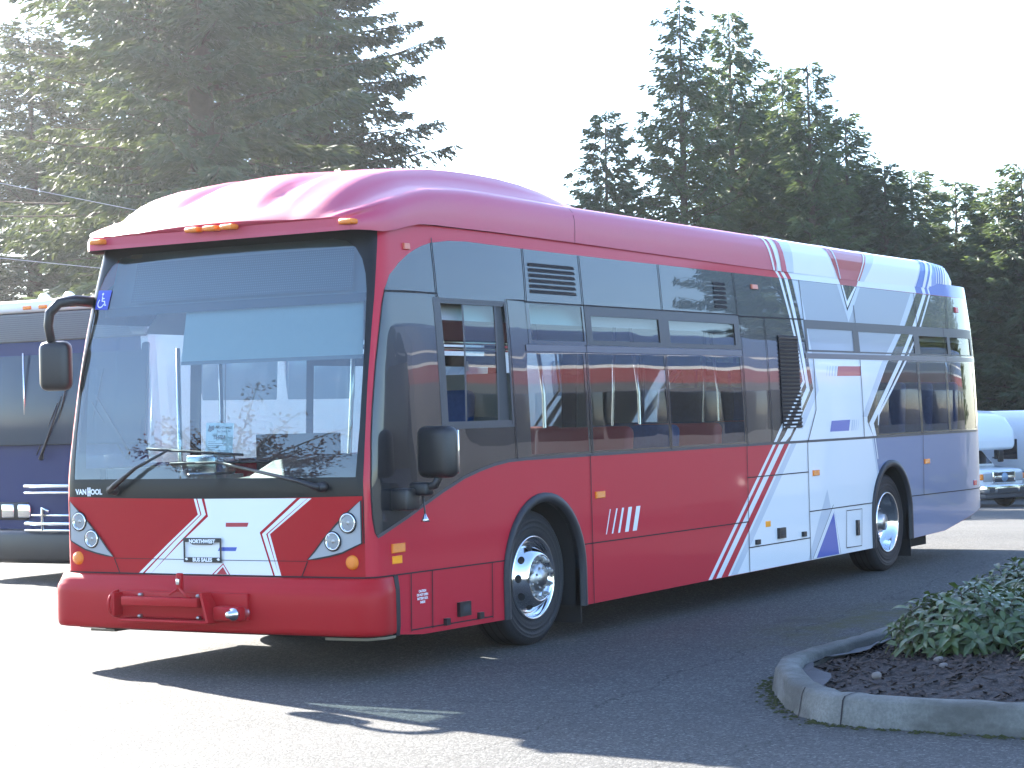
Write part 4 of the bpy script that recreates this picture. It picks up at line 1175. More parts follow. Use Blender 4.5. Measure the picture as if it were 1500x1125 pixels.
for sg in (1, -1):
    h = MB(); h.rbox((-.03, sg * .82 - .26, .70), (.02, sg * .82 + .36 if sg > 0 else sg * .82 + .26, .89), .015, 0); hh = h.build("headlamp_housing", M['black_plastic'], BB)
    for dy, mt in ((-.16, M['chrome']), (.08, M['chrome']), (.30, M['amber'])):
        if sg < 0: dy = -dy
        l = MB(); l.rbox((-.045, sg * .76 + dy - .09, .72), (-.01, sg * .76 + dy + .09, .87), .02, 0); l.build("head_lamp" if mt is M['chrome'] else "turn_signal", mt, hh)
t = MB()
for z in (1.07, .67):
    t.tube([(-.06, .42, z), (-.18, .42, z), (-.22, .40, z), (-.22, -.6, z), (-.18, -.62, z), (-.06, -.62, z)], .022, 8, 0)
    t.tube([(-.06, .42, z - .07), (-.18, .42, z - .07), (-.22, .40, z - .07), (-.22, -.6, z - .07), (-.18, -.62, z - .07), (-.06, -.62, z - .07)], .016, 8, 0)
t.tube([(-.22, .15, .60), (-.22, .15, .84), (-.22, .05, .80)], .02, 8, 0); t.tube([(-.22, .30, .76), (-.22, -.5, .76)], .015, 8, 0)
t.build("bicycle_rack", M['chrome'], BB)
for y0, y1 in ((.32, -.02), (-.9, -.5)):
    t = MB(); t.tube([(-.05, y0, 1.36), (-.09, y0 - .06, 1.42), (-.07, y1, 2.02)], [.03, .016, .008], 6, 0); t.tube([(-.05, y1 + .12, 1.58), (-.05, y1 - .10, 2.3)], .009, 6, 0); t.tube([(-.05, y0 + .06, 1.4), (-.06, y1 + .07, 1.95)], .007, 6, 0)
    t.build("wiper", M['black_plastic'], BB)
t = MB(); t.tube([(-.04, .55, 1.55), (-.04, .55, 2.5)], .012, 6, 0); t.tube([(-.04, .9, 1.62), (-.04, .2, 1.62)], .01, 6, 0); t.build("grab_pole", M['steel'], BB)
for sg in (-1, 1):
    for k in range(7):
        if (sg > 0 and k in (0, 4)) or (sg < 0 and k in (2, 4)): continue
        w = MB(); x = .75 + 1.5 * k
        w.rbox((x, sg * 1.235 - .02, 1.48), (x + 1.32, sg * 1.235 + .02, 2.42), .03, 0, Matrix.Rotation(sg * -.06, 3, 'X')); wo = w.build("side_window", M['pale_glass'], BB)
        v_ = MB(); v_.box((x + .05, sg * 1.262 - .002, 2.10), (x + 1.27, sg * 1.262 + .002, 2.135), 0, Matrix.Rotation(sg * -.06, 3, 'X')); v_.build("transom_bar", M['white'], wo)
st = MB(); st.box((2.0, -1.262, 2.60), (2.55, -1.25, 2.74), 0); st.box((6.5, -1.262, 2.55), (7.3, -1.25, 2.75), 0); st.box((4.0, -1.305, 1.95), (4.5, -1.292, 2.25), 0); st.build("red_block", M['deco_red'], BB)
st = MB()
for k in range(4): st.add([(4.58 + .17 * k, -1.297, 2.25), (4.66 + .17 * k, -1.297, 2.25), (4.78 + .17 * k, -1.300, 1.85), (4.70 + .17 * k, -1.300, 1.85)], [(0, 3, 2, 1)], 0)
st.build("slanted_bars", M['black_mask'], BB)

# coaches across the yard, behind the photographer: the painted flank that mirrors in the bus's windows
cb = [(.28, M['frame_grey']), (1.20, M['frame_grey']), (2.56, M['coach_red']), (2.80, M['coach_line']), (2.85, M['coach_blue']), (3.02, M['coach_line']), (3.06, M['coach_blue']), (3.62, M['coach_blue'])]
CO = make_coach("striped_coach", "dark blue coach with red band across the yard, mirrored in the red bus's side windows", 12.0, cb, M['coach_blue'], None, M['coach_blue'], wf, 3.7)
CO.location = (9.6, -8.5, 0)
t = MB(); t.rbox((-.04, -1.15, 1.1), (.02, 1.15, 2.9), .02, 0); t.build("windscreen", M['black_gloss'], CO)
t = MB(); t.rbox((-.10, -1.25, .26), (.2, 1.25, .62), .06, 0); t.build("bumper", M['black_plastic'], CO)
for sg in (-1, 1):
    for k in range(6):
        w = MB(); x = .9 + 1.8 * k
        w.rbox((x, sg * 1.255 - .03, 1.32), (x + 1.7, sg * 1.255 + .03, 2.40), .02, 0, Matrix.Rotation(sg * -.06, 3, 'X')); w.build("side_window", M['black_gloss'], CO)
C2 = copy_tree(CO); C2.location = (22.6, -8.8, 0)
C2["label"] = "second dark blue coach with red band, parked nose to tail behind the first"
CO["group"] = C2["group"] = "striped coaches across the yard"

# ------------------------------------------------------------------ motorhomes on the lower part of the yard
def ground_z(x, y=0.0):
    return -.038 * (max(0.0, min(x, 75.0) - 13.0)) * smoothstep(13.0, 20.0, x)
M['rv_white'] = paint('motorhome_white', (0.74, 0.75, 0.76), 0.4, 0.6, 0.06, 0.05, 0.05)
M['rv_blue'] = paint('motorhome_blue_grey', (0.20, 0.30, 0.42), 0.4, 0.6, 0.06, 0.05, 0.05)
def make_motorhome(label):
    root = thing("motorhome", label, "motorhome", group="motorhomes at the back of the yard")
    m = MB()
    # cab and hood (rings along x, closed loops in y-z)
    def sec(x, w, z0, z1, r): return [(x, a, b_) for a, b_ in rrect(-w, z0, w, z1, r, 3)]
    m.loft([sec(-.02, .88, .62, 1.18, .10), sec(.06, .98, .56, 1.24, .12), (sec(.7, 1.0, .56, 1.30, .12)), sec(1.35, 1.0, .56, 1.36, .12)], 0, True, True)
    m.loft([sec(1.30, .97, .56, 1.38, .1), sec(1.95, .90, .56, 2.0, .1), sec(3.0, .92, .56, 2.05, .1)], 0, True, True)
    m.build("cab", [M['rv_white']], root)
    m = MB(); m.loft([sec(.42, .98, 1.98, 2.20, .1), sec(.50, 1.10, 1.90, 2.60, .2), sec(.85, 1.16, 1.88, 3.0, .25), sec(1.6, 1.18, 1.86, 3.2, .2), sec(2.6, 1.18, 1.86, 3.25, .14)], 0, True, True); oc = m.build("overcab", M['rv_white'], root)
    for sg in (-1, 1):
        w = MB(); w.add([(1.0, sg * 1.178, 2.30), (1.9, sg * 1.19, 2.30), (1.9, sg * 1.19, 2.75), (1.15, sg * 1.18, 2.72)], [(0, 1, 2, 3)]); w.build("window", M['black_gloss'], oc)
    m = MB(); m.rbox((2.5, -1.2, .62), (8.6, 1.2, 3.28), .10, 0); bx = m.build("coach_body", M['rv_white'], root)
    for sg in (-1, 1):
        for xa, xb in ((3.3, 4.4), (5.6, 7.0)):
            w = MB(); w.box((xa, sg * 1.205 - .006, 1.6), (xb, sg * 1.205 + .006, 2.3)); w.build("window", M['black_gloss'], bx)
        w = MB(); w.box((2.55, sg * 1.205 - .005, .95), (8.5, sg * 1.205 + .005, 1.18)); w.build("stripe", M['rv_blue'], bx)
        d = MB(); d.add([(1.55, sg * .985, 1.42), (2.45, sg * .985, 1.42), (2.45, sg * .935, 1.92), (1.98, sg * .935, 1.92)], [(0, 1, 2, 3)]); d.build("door_window", M['black_gloss'], root)
        h = MB(); h.rbox((-.05, sg * .70 - .20, .86), (.12, sg * .70 + .20, 1.14), .03); hl = h.build("headlamp", M['lamp_grey'], root)
        a = MB(); a.rbox((-.03, sg * .93 - .05, .92), (.20, sg * .93 + .06, 1.12), .03); a.build("turn_signal", M['amber'], hl)
        mi_ = MB(); mi_.rbox((1.30, sg * 1.28 - .12, 1.45), (1.40, sg * 1.28 + .12, 1.85), .04); mi_.tube([(1.42, sg * .98, 1.6), (1.36, sg * 1.2, 1.6)], .025, 6); mi_.build("mirror", M['black_plastic'], root)
    m = MB(); m.add([(1.33, -.88, 1.41), (1.33, .88, 1.41), (1.915, .80, 1.97), (1.915, -.80, 1.97)], [(0, 3, 2, 1)]); m.build("windscreen", M['black_gloss'], root)
    m = MB(); m.rbox((-.09, -.52, .80), (0, .52, 1.20), .03, 0); m.rbox((-.10, -.44, .84), (-.02, .44, .955), .01, 1); m.rbox((-.10, -.44, 1.045), (-.02, .44, 1.16), .01, 1); m.rbox((-.115, -.44, .965), (-.02, .44, 1.035), .01, 0); m.lathe([(-.135, 0), (-.13, .13), (-.10, .15)], (0, 0, 1.0), 'x', 16, 2)
    m.build("grille", [M['chrome'], M['inner_dark'], M['rv_blue']], root)
    m = MB(); m.rbox((-.22, -1.0, .46), (.10, 1.0, .76), .06, 0); m.rbox((-.235, -.45, .50), (-.2, .45, .64), .01, 1)
    for sg in (-1, 1): m.rbox((-.235, sg * .70 - .12, .52), (-.2, sg * .70 + .12, .66), .01, 1)
    m.rbox((-.16, -.95, .30), (.2, .95, .46), .03, 2); m.build("bumper", [M['chrome'], M['inner_dark'], M['frame_grey']], root)
    m = MB(); m.box((.4, -.85, .35), (8.3, .85, .60)); m.build("underbody", M['under'], root)
    for sg in (-1, 1):
        for x, r in ((.85, .40), (6.2, .40)):
            w = MB(); y0 = sg * (.98 if x < 2 else 1.14)
            w.lathe([(sg * -.22, .2), (sg * -.22, r), (0, r), (sg * .01, r - .05), (sg * .005, .24)], (x, y0, .40), 'y', 28, 0)
            w.lathe([(sg * .005, .24), (sg * -.05, .2), (sg * -.02, .08), (sg * .01, 0)], (x, y0, .40), 'y', 28, 1)
            w.build("wheel", [M['tyre'], M['chrome']], root, recalc=True)
            if x < 2:
                f = MB(); f.lathe([(sg * -.02, r + .09), (sg * .035, r + .08), (sg * .03, .05), (sg * .03, 0)], (x, sg * .975, .44), 'y', 28, 0); f.build("wheel_arch", M['under'], root, recalc=True)
    return root
RV = make_motorhome("white motorhome with chrome truck grille peering out behind the rear of the red bus")
RV.scale = (.80, .80, .80); RV.location = (43.8, 8.9, ground_z(43.8)); RV.rotation_euler = (0, -.0, math.radians(63))
RV2 = copy_tree(RV); RV2.location = (46.0, 6.5, ground_z(46.0))
RV2["label"] = "second white motorhome at the photo's right edge, next to the first"

# ------------------------------------------------------------------ ground
t = NT('asphalt')
v = t.coord()
big = t.noise(.16, 4, .6, v); mid = t.noise(1.6, 5, .65, v); fine = t.noise(75.0, 3, .7, v); fine2 = t.noise(230.0, 2, .6, v)
c = t.ramp(mid, [(.25, (.047, .046, .044)), (.75, (.074, .072, .068))])
c = t.mixc(t.ramp(big, [(.35, 0.0), (.7, .6)]), c, (.108, .106, .101))
vo = t.n("ShaderNodeTexVoronoi", i={'Scale': 70.0}); t.l(v, vo.inputs['Vector'])
vs_ = t.n("ShaderNodeSeparateXYZ"); t.l(vo.outputs['Color'], vs_.inputs[0])
stone = t.ramp(vs_.outputs['X'], [(.0, .30), (.55, .85), (.85, 1.25), (1.0, 2.6)])
c = t.mixc(.8, c, t.mixc(1.0, c, stone, 'MULTIPLY'))
c = t.mixc(t.ramp(fine, [(.35, .6), (.6, 0.0)]), c, (.024, .024, .024))
c = t.mixc(t.ramp(fine2, [(.60, 0.0), (.70, .6)]), c, (.27, .265, .25))
spx = t.n("ShaderNodeSeparateXYZ"); t.l(v, spx.inputs[0])
wob = t.math('MULTIPLY_ADD', t.noise(1.3, 5, .7, v), .5, -.25)
for (ax_, k_, o_, w_) in (('Y', -.12, 3.05, .010), ('Y', .25, 4.9, .007), ('X', .35, 1.4, .008), ('X', -.5, -1.9, .006)):
    other = 'X' if ax_ == 'Y' else 'Y'
    dd = t.math('ABSOLUTE', t.math('ADD', t.math('ADD', t.math('MULTIPLY_ADD', spx.outputs[other], k_, o_), spx.outputs[ax_]), wob))
    c = t.mixc(t.ramp(t.math('DIVIDE', dd, w_), [(.5, .75), (1.0, 0.0)]), c, (.014, .014, .014))
# moss film on a patch that the sun never dries
sp = t.n("ShaderNodeSeparateXYZ"); t.l(v, sp.inputs[0])
dx = t.math('MULTIPLY', t.math('SUBTRACT', sp.outputs['X'], 4.4), .42); dy = t.math('MULTIPLY', t.math('SUBTRACT', sp.outputs['Y'], -2.9), 1.1)
rad = t.math('SQRT', t.math('ADD', t.math('MULTIPLY', dx, dx), t.math('MULTIPLY', dy, dy)))
mm_ = t.math('MULTIPLY', t.ramp(rad, [(.25, 1.0), (1.0, 0.0)]), t.ramp(t.noise(3.1, 6, .7, v), [(.40, 0.0), (.60, .9)]))
c = t.mixc(mm_, c, (.058, .056, .014))
# oil drips and tar seams
oil = t.ramp(t.noise(.9, 3, .5, t.coord((1.0, 1.7, 1.0))), [(.64, 0.0), (.72, .5)])
c = t.mixc(oil, c, (.034, .033, .033))
h = t.math('ADD', t.math('MULTIPLY', fine, .7), t.math('MULTIPLY', fine2, .5))
t.principled(c, t.ramp(mid, [(.3, .80), (.7, .92)]), 0, 0, .03, .35, t.bump(t.math('ADD', h, t.math('MULTIPLY', vo.outputs['Distance'], -.8)), .7, .008))
M['asphalt'] = t.m
gx = np.concatenate([[-700, -300, -120, -60, -40], np.arange(-30, 31, 2.0), np.arange(33, 80, 3.0), [90, 120, 200, 400, 900]])
gy = np.array([-800, -300, -120, -60, -30, -15, 0, 15, 30, 50, 80, 150, 300, 900])
m = MB()
m.add([(x, y, ground_z(x)) for x in gx for y in gy], [(i * len(gy) + j, (i + 1) * len(gy) + j, (i + 1) * len(gy) + j + 1, i * len(gy) + j + 1) for i in range(len(gx) - 1) for j in range(len(gy) - 1)], 0, True)
tag(m.build("ground", M['asphalt']), kind="structure", label="worn grey asphalt yard")
# far strip of grass and wood edge
t = NT('wood_floor'); v = t.coord(); t.principled(t.ramp(t.noise(.8, 5, .7, v), [(.3, (.025, .03, .012)), (.7, (.07, .085, .03))]), .95, normal=t.bump(t.noise(6, 4, .7, v), .8, .1)); M['grass'] = t.m
m = MB()
xs_ = np.linspace(-60, 140, 60)
line = lambda x: 15.5 + max(0, (34 - x)) * .10 if x < 60 else 15.5
pts = []
for x in xs_: pts += [(x, line(x), ground_z(x) + .006), (x, 140, ground_z(x) + .5)]
m.add(pts, [(2 * k, 2 * k + 2, 2 * k + 3, 2 * k + 1) for k in range(len(xs_) - 1)], 0)
tag(m.build("verge", M['grass']), kind="structure", label="rough grass under the trees")

# ------------------------------------------------------------------ planter island
t = NT('kerb_concrete'); v = t.coord()
c = t.ramp(t.noise(2.6, 5, .7, v), [(.28, (.085, .082, .07)), (.72, (.23, .22, .195))]); c = t.mixc(t.ramp(t.noise(60, 3, .7, v), [(.4, .5), (.6, 0.)]), c, (.10, .095, .085))
c = t.mixc(t.ramp(t.noise(1.6, 4, .65, t.coord((1, 1, 2.2))), [(.46, 0.), (.60, .75)]), c, (.060, .056, .046))
t.principled(c, .9, normal=t.bump(t.noise(40, 5, .7, v), .5, .01)); M['kerb'] = t.m
t = NT('bark_mulch'); v = t.coord()
c = t.ramp(t.noise(38, 4, .75, v), [(.32, (.008, .006, .006)), (.52, (.040, .028, .024)), (.70, (.11, .085, .075))]); t.principled(c, .95, normal=t.bump(t.noise(30, 4, .7, v), 1.0, .03)); M['mulch'] = t.m
M['chip'] = plain('bark_chip', (.075, .050, .040), .9, 0, .3, .6, .3, 12)
M['fabric'] = plain('weed_fabric', (.018, .021, .027), .6, 0, .4, .3, .2, 15)
M['moss'] = plain('moss', (.045, .048, .014), .95, 0, .2, .5, .5, 30)
path = [(6.2, -3.62), (3.2, -3.60), (1.9, -3.60), (1.25, -3.60), (.85, -3.63), (.50, -3.75), (.18, -3.93), (-.15, -4.12), (-.42, -4.32), (-.60, -4.52), (-.68, -4.78), (-.69, -5.1), (-.70, -5.5), (-.72, -6.5), (-.74, -7.4), (-.55, -7.9), (-.1, -8.2), (.5, -8.3), (5.9, -8.3), (6.5, -8.15), (6.9, -7.7), (7.0, -7.1), (7.0, -4.6), (6.9, -4.1), (6.6, -3.75), (6.2, -3.62)]
def resample(p, d):
    p = [Vector((a, b_, 0)) for a, b_ in p]; out = [p[0]]; 
    for k in range(len(p) - 1):
        n = max(1, int((p[k + 1] - p[k]).length / d))
        for j in range(1, n + 1): out.append(p[k].lerp(p[k + 1], j / n))
    return out
kp = resample(path, .12)
rng = random.Random(5)
def offs(p, k):
    a = p[max(k - 2, 0)]; c = p[min(k + 2, len(p) - 1)]; d = (c - a).normalized()
    return Vector((d.y, -d.x, 0))     # towards the outside of the bed
kb = MB(); rings = []
for k, p in enumerate(kp):
    o = offs(kp, k) * -1
    if k == 0: side = o
    j = lambda s: rng.uniform(-s, s) * 2.2
    o_out = -o
    rings.append([p + o_out * .0 + Vector((0, 0, -.02)), p + o * .012 + Vector((0, 0, .03)), p + o * .030 + Vector((0, 0, .125 + j(.002))), p + o * .048 + Vector((0, 0, .147 + j(.003))), p + o * .10 + Vector((0, 0, .153 + j(.002))), p + o * .155 + Vector((0, 0, .150 + j(.003))), p + o * .172 + Vector((0, 0, .135)), p + o * .178 + Vector((0, 0, .02))])
kb.loft(rings, 0, closed=False)
KB = kb.build("kerb", M['kerb'], recalc=True)
tag(KB, "weathered concrete kerb round the planter", kind="structure")
jm = MB()
for (tx, ty) in ((-.42, -4.32), (-.655, -4.62), (-.71, -6.0)):
    k = min(range(len(kp)), key=lambda q_: (kp[q_] - Vector((tx, ty, 0))).length)
    R_ = rings[k]; R2_ = rings[min(k + 1, len(rings) - 1)]
    d = (R2_[0] - R_[0]).normalized() * .005
    oo = offs(kp, k) * .002
    jm.add([q_ + d + oo + Vector((0, 0, .0015)) for q_ in R_[:7]] + [q_ - d + oo + Vector((0, 0, .0015)) for q_ in R_[:7]], [(a, a + 1, a + 8, a + 7) for a in range(6)], 0)
jm.build("joint", M['seam'], KB)
inner = [r[-1] for r in rings]
bed = MB()
cen = Vector((3.4, -6.0, .16))
nn = 14
vs = []
for p in inner:
    for j in range(nn):
        f = j / (nn - 1); q_ = p.lerp(cen, f); 
        vs.append((q_.x, q_.y, .075 + .09 * smoothstep(0, .35, f) + rng.uniform(-.012, .012) * (1 if f < .6 else .3)))
bed.add(vs, [(i * nn + j, (i + 1) * nn + j, (i + 1) * nn + j + 1, i * nn + j + 1) for i in range(len(inner) - 1) for j in range(nn - 1)], 0, True)
BED = bed.build("planting_bed", M['mulch'], recalc=True)
tag(BED, "dark bark mulch in the planter", kind="structure")
ch = MB()
for _ in range(30000):
    k = rng.randrange(len(inner))
    if inner[k].x > 2.8 or inner[k].y < -6.4: continue
    f = rng.random() ** 1.2 * .75 + .02
    q_ = inner[k].lerp(cen, f); z = .08 + .09 * smoothstep(0, .35, f) + rng.uniform(0, .012)
    if q_.x > 4.5: continue
    a = rng.uniform(0, 6.28); l = rng.uniform(.007, .028); w = l * rng.uniform(.25, .5); tl = rng.uniform(-.5, .5)
    d = Vector((math.cos(a), math.sin(a), tl)) * l; e = Vector((-math.sin(a), math.cos(a), rng.uniform(-.3, .3))) * w
    q_ = Vector((q_.x + rng.uniform(-.1, .1) * f, q_.y + rng.uniform(-.1, .1) * f, z))
    ch.add([q_ - d - e, q_ + d - e, q_ + d + e, q_ - d + e], [(0, 1, 2, 3)])
tag(ch.build("bark_chips", M['chip']), "loose bark chips on the bed", kind="stuff")
fab = MB()
ki = [k for k, p in enumerate(inner) if -.55 < p.x < 2.6 and p.y > -4.4]
fr_ = []
for k in ki:
    o = offs(kp, k) * -1; w = .045 + .085 * max(0, math.sin(k * .55)) + rng.uniform(0, .03)
    p = inner[k]
    fr_.append([p + Vector((0, 0, .075 + rng.uniform(0, .012))), p + o * (w * .5) + Vector((0, 0, .088 + rng.uniform(-.006, .012))), p + o * w + Vector((0, 0, .098 + rng.uniform(-.008, .01)))])
fab.loft(fr_, 0, closed=False)
ki2 = [k for k, p in enumerate(inner) if -5.6 < p.y < -4.75 and p.x < 0]
fr_ = []
for k in ki2:
    o = offs(kp, k) * -1; w = .03 + .07 * max(0, math.sin(k * 1.1)); p = inner[k]
    fr_.append([p + Vector((0, 0, .085)), p + o * (w * .5) + Vector((0, 0, .10)), p + o * w + Vector((0, 0, .098))])
fab.loft(fr_, 0, closed=False)
fabo = fab.build("landscape_fabric", M['fabric'], recalc=True)
tag(fabo, "torn grey weed fabric showing along the inside of the kerb", "weed fabric")
ms = MB()
for _ in range(2600):
    k = rng.randrange(6, len(kp) - 4); p = kp[k]; o = offs(kp, k)
    if p.x > 3 or p.y < -7: continue
    d = abs(rng.gauss(0, .022)) + .0; s = rng.uniform(.006, .02)
    cpt = p + o * d + Vector((rng.uniform(-.06, .06), rng.uniform(-.06, .06), 0))
    ms.add([(cpt.x - s, cpt.y - s, .002), (cpt.x + s, cpt.y - s * .6, .002), (cpt.x + s * .7, cpt.y + s, .002), (cpt.x - s * .8, cpt.y + s * .7, .002), (cpt.x, cpt.y, .002 + s * .5)], [(0, 1, 4), (1, 2, 4), (2, 3, 4), (3, 0, 4)])
tag(ms.build("moss", M['moss']), "moss at the foot of the kerb", kind="stuff")
M['stone'] = plain('pale_pebble', (.17, .14, .125), .9)
for (x, y, s, lb) in ((.95, -4.62, .035, "pale round pebble on the mulch under the shrubs"), (.75, -4.72, .028, "smaller pinkish pebble beside the round one on the mulch"), (.22, -4.52, .03, "grey pointed stone chip out on the open mulch")):
    m = MB(); m.rbox((x - s, y - s * .8, .13), (x + s, y + s * .8, .13 + s * 1.3), s * .6, 0, Matrix.Rotation(rng.uniform(-.4, .4), 3, 'X'))
    tag(m.build("pebble", M['stone']), lb, "pebble")

# ------------------------------------------------------------------ shrubs
def leaf_mat(name, c1, c2, trans=.25, rough=.4, scale=3.0, spec=.5):
    t = NT(name); v = t.coord()
    n1 = t.noise(scale, 4, .65, v)
    c = t.ramp(n1, [(.3, c1), (.7, c2)])
    oi = t.n("ShaderNodeObjectInfo")
    hs = t.n("ShaderNodeHueSaturation"); t.l(c, hs.inputs['Color']); t.l(t.math('MULTIPLY_ADD', oi.outputs['Random'], .3, .85), hs.inputs['Value']); t.l(t.math('MULTIPLY_ADD', oi.outputs['Random'], .03, .485), hs.inputs['Hue'])
    p = t.n("ShaderNodeBsdfPrincipled"); t.l(hs.outputs[0], p.inputs['Base Color']); p.inputs['Roughness'].default_value = rough; p.inputs['Specular IOR Level'].default_value = spec
    tr = t.n("ShaderNodeBsdfTranslucent"); cc = t.mixc(.55, hs.outputs[0], (c2[0] * 2.2, c2[1] * 2.2, c2[2] * .8)); t.l(cc, tr.inputs[0])
    mx = t.n("ShaderNodeMixShader"); mx.inputs[0].default_value = trans; t.l(p.outputs[0], mx.inputs[1]); t.l(tr.outputs[0], mx.inputs[2]); t.l(mx.outputs[0], t.out.inputs[0])
    return t.m
M['shrub_leaf'] = leaf_mat('shrub_leaf', (.034, .062, .020), (.098, .145, .046), .15, .36, 9.0)
M['bark'] = plain('bark', (.10, .075, .055), .95, 0, .2, .4, .8, 8)
M['twig'] = plain('twig', (.06, .04, .028), .9)
def make_shrub(label, x, y, rx, ry, h, seed, nros=170):
    r = random.Random(seed)
    root = thing("shrub", label, "shrub", (x, y, .10), 0, "evergreen shrubs in the planter")
    m = MB(); st = MB()
    for k in range(nros):
        a = r.uniform(0, 6.283); u = r.random() ** .55
        el = r.uniform(.12, 1.0)
        n = Vector((math.cos(a) * u * rx, math.sin(a) * u * ry, h * (math.sqrt(max(0, 1 - u * u * .92))) * r.uniform(.62, 1.05) + .02))
        tip = n; base = Vector((n.x * .35, n.y * .35, 0))
        if k % 3 == 0: st.tube([base, base.lerp(tip, .6) + Vector((0, 0, -.02)), tip], [.007, .005, .003], 5)
        dirn = (tip - base).normalized(); dirn = (dirn + Vector((0, 0, .5))).normalized()
        ax1 = dirn.orthogonal().normalized(); ax2 = dirn.cross(ax1)
        nl = r.randint(6, 9); ph = r.uniform(0, 6.28)
        for j in range(nl):
            t_ = ph + 2.4 * j; L = r.uniform(.075, .125); wd = L * r.uniform(.15, .2)
            out = (ax1 * math.cos(t_) + ax2 * math.sin(t_))
            d0 = (out * .8 + dirn * (.55 - .12 * j)).normalized()
            side = d0.cross(dirn).normalized()
            up = side.cross(d0).normalized()
            p0 = tip - dirn * (.012 * j)
            pts = []
            for f, wf_, dr in ((0, .15, 0), (.3, .85, .01), (.6, 1.0, .05), (.85, .55, .13), (1.0, 0.02, .20)):
                c_ = p0 + d0 * L * f - Vector((0, 0, 1)) * dr * L * 1.6
                pts.append((c_ - side * wd * wf_ + up * wd * wf_ * .35, c_, c_ + side * wd * wf_ + up * wd * wf_ * .35))
            vs = [q_ for row in pts for q_ in row]
            m.add(vs, [f_ for i in range(4) for f_ in ((3 * i, 3 * i + 1, 3 * i + 4, 3 * i + 3), (3 * i + 1, 3 * i + 2, 3 * i + 5, 3 * i + 4))], 0, True)
    m.build("foliage", M['shrub_leaf'], root); st.build("stems", M['twig'], root)
    return root
make_shrub("broad glossy evergreen shrub nearest the bus, at the left end of the planting", 1.70, -4.62, .62, .55, .40, 1, 230)
make_shrub("taller evergreen shrub in the middle of the planter, behind the low ones", 2.30, -5.12, .72, .62, .50, 2, 260)
make_shrub("low evergreen shrub beside the kerb at the photo's right edge", 1.12, -5.50, .46, .40, .34, 3, 150)
make_shrub("evergreen shrub at the back of the planter against the bus-side kerb", 3.3, -4.55, .7, .6, .46, 4, 200)
make_shrub("far evergreen shrub deepest in the planter", 3.5, -5.4, .7, .7, .5, 5, 160)

# ------------------------------------------------------------------ conifers
def conifer_mesh(seed, H, R, zlow, density=1.0, droop=.25, open_=0.0, power=.85, spray=.22, NS=4):
    rs = np.random.RandomState(seed)
    V = []; F = []
    tw = MB()
    tw.tube([(0, 0, 0), (0.02, 0, H * .3), (0, .03, H * .6), (0, 0, H * .985)], [H * .016, H * .012, H * .007, .015], 9, 0)
    Cs = []; Ds = []; Ls = []; Ws = []
    z = zlow
    while z < H * .985:
        f = (z - zlow) / (H - zlow)
        Lm = R * (1 - f) ** power * (.55 + .45 * min(1, (f + .02) / .12)) + .12
        nb = int(rs.randint(5, 8) * (1 if f < .8 else .8))
        a0 = rs.uniform(0, 6.28)
        for k in range(nb):
            if rs.rand() < open_: continue
            a = a0 + 2 * np.pi * k / nb + rs.uniform(-.35, .35)
            L = Lm * rs.uniform(.62, 1.16)
            zz = z + rs.uniform(-.12, .12)
            dirh = np.array([np.cos(a), np.sin(a), 0]); sd = np.array([-np.sin(a), np.cos(a), 0])
            up0 = rs.uniform(-.05, .25) + .55 * f
            n = max(4, int(L / .10 * density))
            ts = np.sort(rs.uniform(.10, 1.0, n)); 
            def pos(t_): 
                return np.outer(t_ * L, dirh) + np.array([0, 0, zz]) + np.outer(up0 * t_ * L - droop * (t_ ** 1.5) * L * (1 - f) + .10 * L * t_ ** 4, [0, 0, 1.0])
            P = pos(ts)
            if k % 1 == 0 and L > .5:
                q_ = pos(np.array([0, .35, .7, .97]))
                tw.tube([tuple(x) for x in q_], [max(.012, L * .012), L * .008 + .004, L * .005 + .003, .004], 4, 0, False)
            for s in (-1, 1):
                m_ = len(P)
                wid = (.18 + .34 * L * np.minimum(1, (1.05 - ts) * 1.5 + .1) * .55)
                wid = np.minimum(wid, .75)
                # secondary twig, several sprays along it
                ns = NS
                for j in range(ns):
                    fr = (j + rs.uniform(.1, .9, m_)) / ns
                    base = P + (sd * s)[None] * (wid * fr)[:, None] * .85 + dirh[None] * (wid * fr)[:, None] * .55
                    base[:, 2] -= (wid * fr) * rs.uniform(.1, .55, m_)
                    d = dirh[None] * rs.uniform(.2, .9, m_)[:, None] + (sd * s)[None] * rs.uniform(.3, 1.0, m_)[:, None]
                    d[:, 2] = rs.uniform(-.75, .10, m_)
                    Cs.append(base); Ds.append(d); Ls.append(spray * rs.uniform(.6, 1.35, m_)); Ws.append(spray * rs.uniform(.09, .20, m_))
        z += rs.uniform(.26, .42) * (1 if H > 9 else .8)
    C_ = np.concatenate(Cs); D = np.concatenate(Ds); L = np.concatenate(Ls); Wd = np.concatenate(Ws)
    D /= np.linalg.norm(D, axis=1)[:, None]
    rv = rs.normal(size=D.shape); S_ = np.cross(D, rv); S_ /= np.linalg.norm(S_, axis=1)[:, None]
    a = C_; b_ = C_ + D * (L * .45)[:, None] + S_ * Wd[:, None] * .8; c = C_ + D * L[:, None]; d = C_ + D * (L * .45)[:, None] - S_ * Wd[:, None] * .8
    d[:, 2] -= Wd * .3
    n = len(a)
    V = np.empty((n * 4, 3)); V[0::4] = a; V[1::4] = b_; V[2::4] = c; V[3::4] = d
    me = bpy.data.meshes.new("crown")
    me.vertices.add(n * 4); me.vertices.foreach_set("co", V.ravel())
    me.loops.add(n * 4); me.loops.foreach_set("vertex_index", np.arange(n * 4, dtype=np.int32))
    me.polygons.add(n); me.polygons.foreach_set("loop_start", np.arange(0, n * 4, 4, dtype=np.int32)); me.polygons.foreach_set("loop_total", np.full(n, 4, dtype=np.int32))
    me.update(calc_edges=True)
    return me, tw
M['needles'] = leaf_mat('fir_needles', (.034, .058, .028), (.100, .132, .062), .28, .6, .9, .3)
